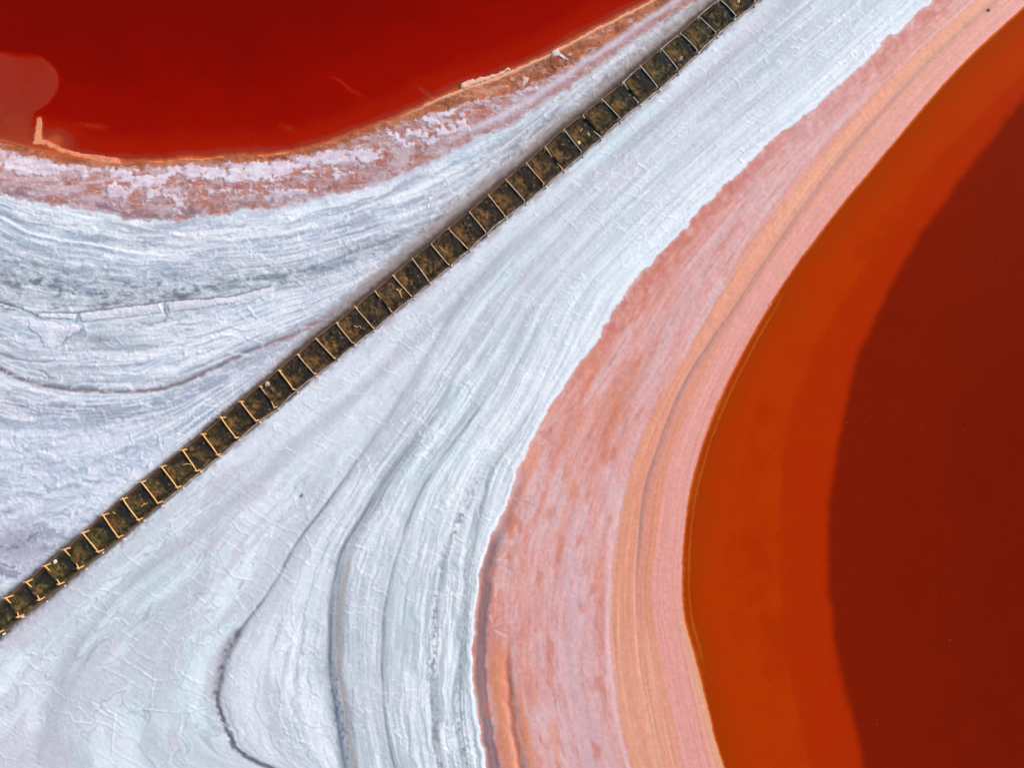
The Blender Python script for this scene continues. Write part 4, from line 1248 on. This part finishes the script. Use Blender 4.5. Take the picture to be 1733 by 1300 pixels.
def stick(pts, r, label, z=None, col=None, seed=0):
    me_pts = []
    z0 = min(zat(x, y) for x, y in pts)
    bm = bmesh.new()
    P = []
    for i, (x, y) in enumerate(pts):
        P.append(W(x, y, (zat(x, y) if z is None else z) + r + 0.01))
    rings = []
    for i, p in enumerate(P):
        d = (P[min(i + 1, len(P) - 1)] - P[max(i - 1, 0)]).normalized()
        s = d.cross(Vector((0, 0, 1))).normalized(); u = s.cross(d)
        q = r * (1 - 0.35 * i / (len(P) - 1))
        rings.append([bm.verts.new(p + s * math.cos(a) * q + u * math.sin(a) * q) for a in [k * math.pi / 3 for k in range(6)]])
    for a, b in zip(rings, rings[1:]):
        for k in range(6):
            bm.faces.new((a[k], a[(k + 1) % 6], b[(k + 1) % 6], b[k]))
    bm.faces.new(rings[0][::-1]); bm.faces.new(rings[-1])
    me = bpy.data.meshes.new('stick')
    c0 = sum(P, Vector()) / len(P)
    for v in bm.verts: v.co -= c0
    bmesh.ops.recalc_face_normals(bm, faces=bm.faces)
    bm.to_mesh(me); bm.free()
    me.materials.append(col or M_wood_y)
    o = bpy.data.objects.new('stick', me); C.objects.link(o); o.location = c0
    return tag(o, label, 'stick')


stick([(243, 856), (247, 853), (253, 851)], .035, 'pale stick lying on the mud at the lower left, longest one there')
stick([(194, 866), (199, 869)], .03, 'short pale stick on the mud close to the upper boards, lower left')
stick([(319, 785), (325, 783), (333, 784)], .03, 'thin stick lying across a yellow crossbar in the lower left part of the dike', z=0.70)
stick([(672, 490), (677, 494), (681, 505)], .035, 'bent yellow stick on the mud next to a broken crossbar, middle of the dike')
stick([(680, 489), (677, 497)], .025, 'very short yellow stick touching the bent stick near the middle of the dike')
stick([(601, 552), (605, 554), (611, 552), (613, 557)], .03, 'curved yellow stick on the mud against a crossbar near the middle of the dike')
stick([(744, 418), (752, 426)], .02, 'thin yellow twig on the mud, upper middle of the dike')
stick([(981, 225), (985, 219)], .03, 'short tan stick on the mud between two crossbars in the upper part of the dike')


# foam flecks floating on the brine
bm = bmesh.new()
fp_ = [(1644, 1100), (1608, 1084), (1621, 1006), (1436, 965), (1465, 1152), (1484, 1226), (1434, 715), (1475, 704), (1560, 724), (1632, 729), (1692, 437), (1555, 450),
       (1286, 803), (1261, 923), (1511, 520), (1500, 640), (1545, 820), (1590, 930), (1680, 880), (1530, 1040), (1575, 1180), (1660, 1230), (1700, 640), (1610, 600)]
for i, (x, y) in enumerate(fp_):
    if i >= 14: continue
    r = 1.3 / PX * rr.uniform(.6, 1.1)
    c = W(x, y, 0.006)
    top = bm.verts.new(c + Vector((0, 0, r * .12)))
    ring = [bm.verts.new(c + Vector((math.cos(a) * r * rr.uniform(.6, 1.2), math.sin(a) * r * rr.uniform(.6, 1.2), 0))) for a in [k * math.pi / 4 for k in range(8)]]
    for k in range(8): bm.faces.new((ring[k], ring[(k + 1) % 8], top))
me = bpy.data.meshes.new('foam_flecks'); bm.to_mesh(me); bm.free(); me.materials.append(plain('foam', L(130, 36, 12)))
o = bpy.data.objects.new('foam_flecks', me); C.objects.link(o)
tag(o, 'tiny pale flecks of foam floating on the dark red water', 'foam', kind='stuff')


# ------------------------------------------------------------------ plates and lumps of salt lying on the flat
def inside(poly):
    p = np.array(poly, float)
    x = X + nB * 1.6 + nC * 1.2; y = Y + nC * 1.6 + nB * 1.5 + nD * .6
    r = np.zeros(X.shape, bool)
    c0, c1 = np.searchsorted(xs, [p[:, 0].min() - 8, p[:, 0].max() + 8]); r0, r1 = np.searchsorted(ys, [p[:, 1].min() - 8, p[:, 1].max() + 8])
    sl = (slice(r0, r1), slice(c0, c1)); xx = x[sl]; yy = y[sl]; rs = np.zeros(xx.shape, bool)
    for (ax, ay), (bx, by) in zip(poly, poly[1:] + poly[:1]):
        if ay == by: continue
        rs ^= ((ay > yy) != (by > yy)) & (xx < (bx - ax) * (yy - ay) / (by - ay) + ax)
    r[sl] = rs
    return r


def plate(name, poly, thick, label, cat, rough_=0.0, group=None, tint=None, base=None):
    """a broken plate: every grid point inside the outline is lifted, the rim falls to the ground"""
    global COLF
    m = inside(poly)
    q = m[:-1, :-1] | m[1:, :-1] | m[:-1, 1:] | m[1:, 1:]
    Z = np.where(m, (HF if base is None else np.maximum(HF, base)) + thick + nD * 0.012 + nC * rough_, HF - 0.03)
    keep = COLF
    t_ = L(222, 221, 232) if tint is None else tint
    mix = 0.32 if tint is None else 0.85
    COLF = np.where(m[..., None], COLF * (1 - mix) + np.clip(t_ / KLIGHT, 0, .84) * mix * (1 + 0.06 * nC[..., None] + 0.05 * nB[..., None]), COLF)
    o = grid_object(name, q, M_salt, kind=None, Z=Z)
    COLF = keep
    return tag(o, label, cat, group)


gs = 'plates of white salt crust left of the dike'
plate('salt_slab', [(70, 532), (100, 533), (133, 533), (131, 541), (118, 540), (90, 539), (72, 538)], .05, 'short white salt slab, the left one of the broken row', 'salt slab', group=gs)
plate('salt_slab', [(141, 532), (200, 525), (277, 515), (279, 530), (245, 535), (190, 541), (143, 546)], .06, 'long white salt slab, the middle one of the broken row', 'salt slab', group=gs)
plate('salt_slab', [(289, 514), (330, 509), (372, 506), (415, 504), (400, 515), (350, 521), (290, 530)], .06, 'tapering white salt slab, the right one of the broken row', 'salt slab', group=gs)
plate('salt_slab', [(58, 546), (75, 544), (98, 547), (112, 553), (138, 552), (140, 560), (118, 571), (103, 588), (80, 588), (74, 570), (55, 557)], .04,
      'broad wedge of white salt crust just below the row of slabs', 'salt slab', group=gs)
plate('salt_lump', [(933, 86), (945, 84), (948, 90), (956, 96), (962, 103), (955, 102), (946, 96), (934, 98)], .05, 'white salt lump in the brown margin of the red lagoon, upper right one', 'salt lump', .05, tint=L(216, 200, 208))
plate('salt_lump', [(882, 128), (888, 131), (895, 130), (892, 140), (884, 146), (884, 137)], .05, 'small whitish salt lump in the brown margin, nearer the middle of the shore', 'salt lump', .04, tint=L(214, 190, 186))
plate('salt_mound', [(780, 141), (790, 136), (802, 133), (818, 131), (840, 124), (862, 115), (864, 119), (842, 129), (820, 137), (800, 143), (786, 150), (780, 148)], .08,
      'long peach coloured salt mound at the edge of the red lagoon', 'salt mound', .03, tint=L(236, 182, 158), base=0.02)
print('tris', 2 * (NR - 1) * (NC - 1), NR, NC)
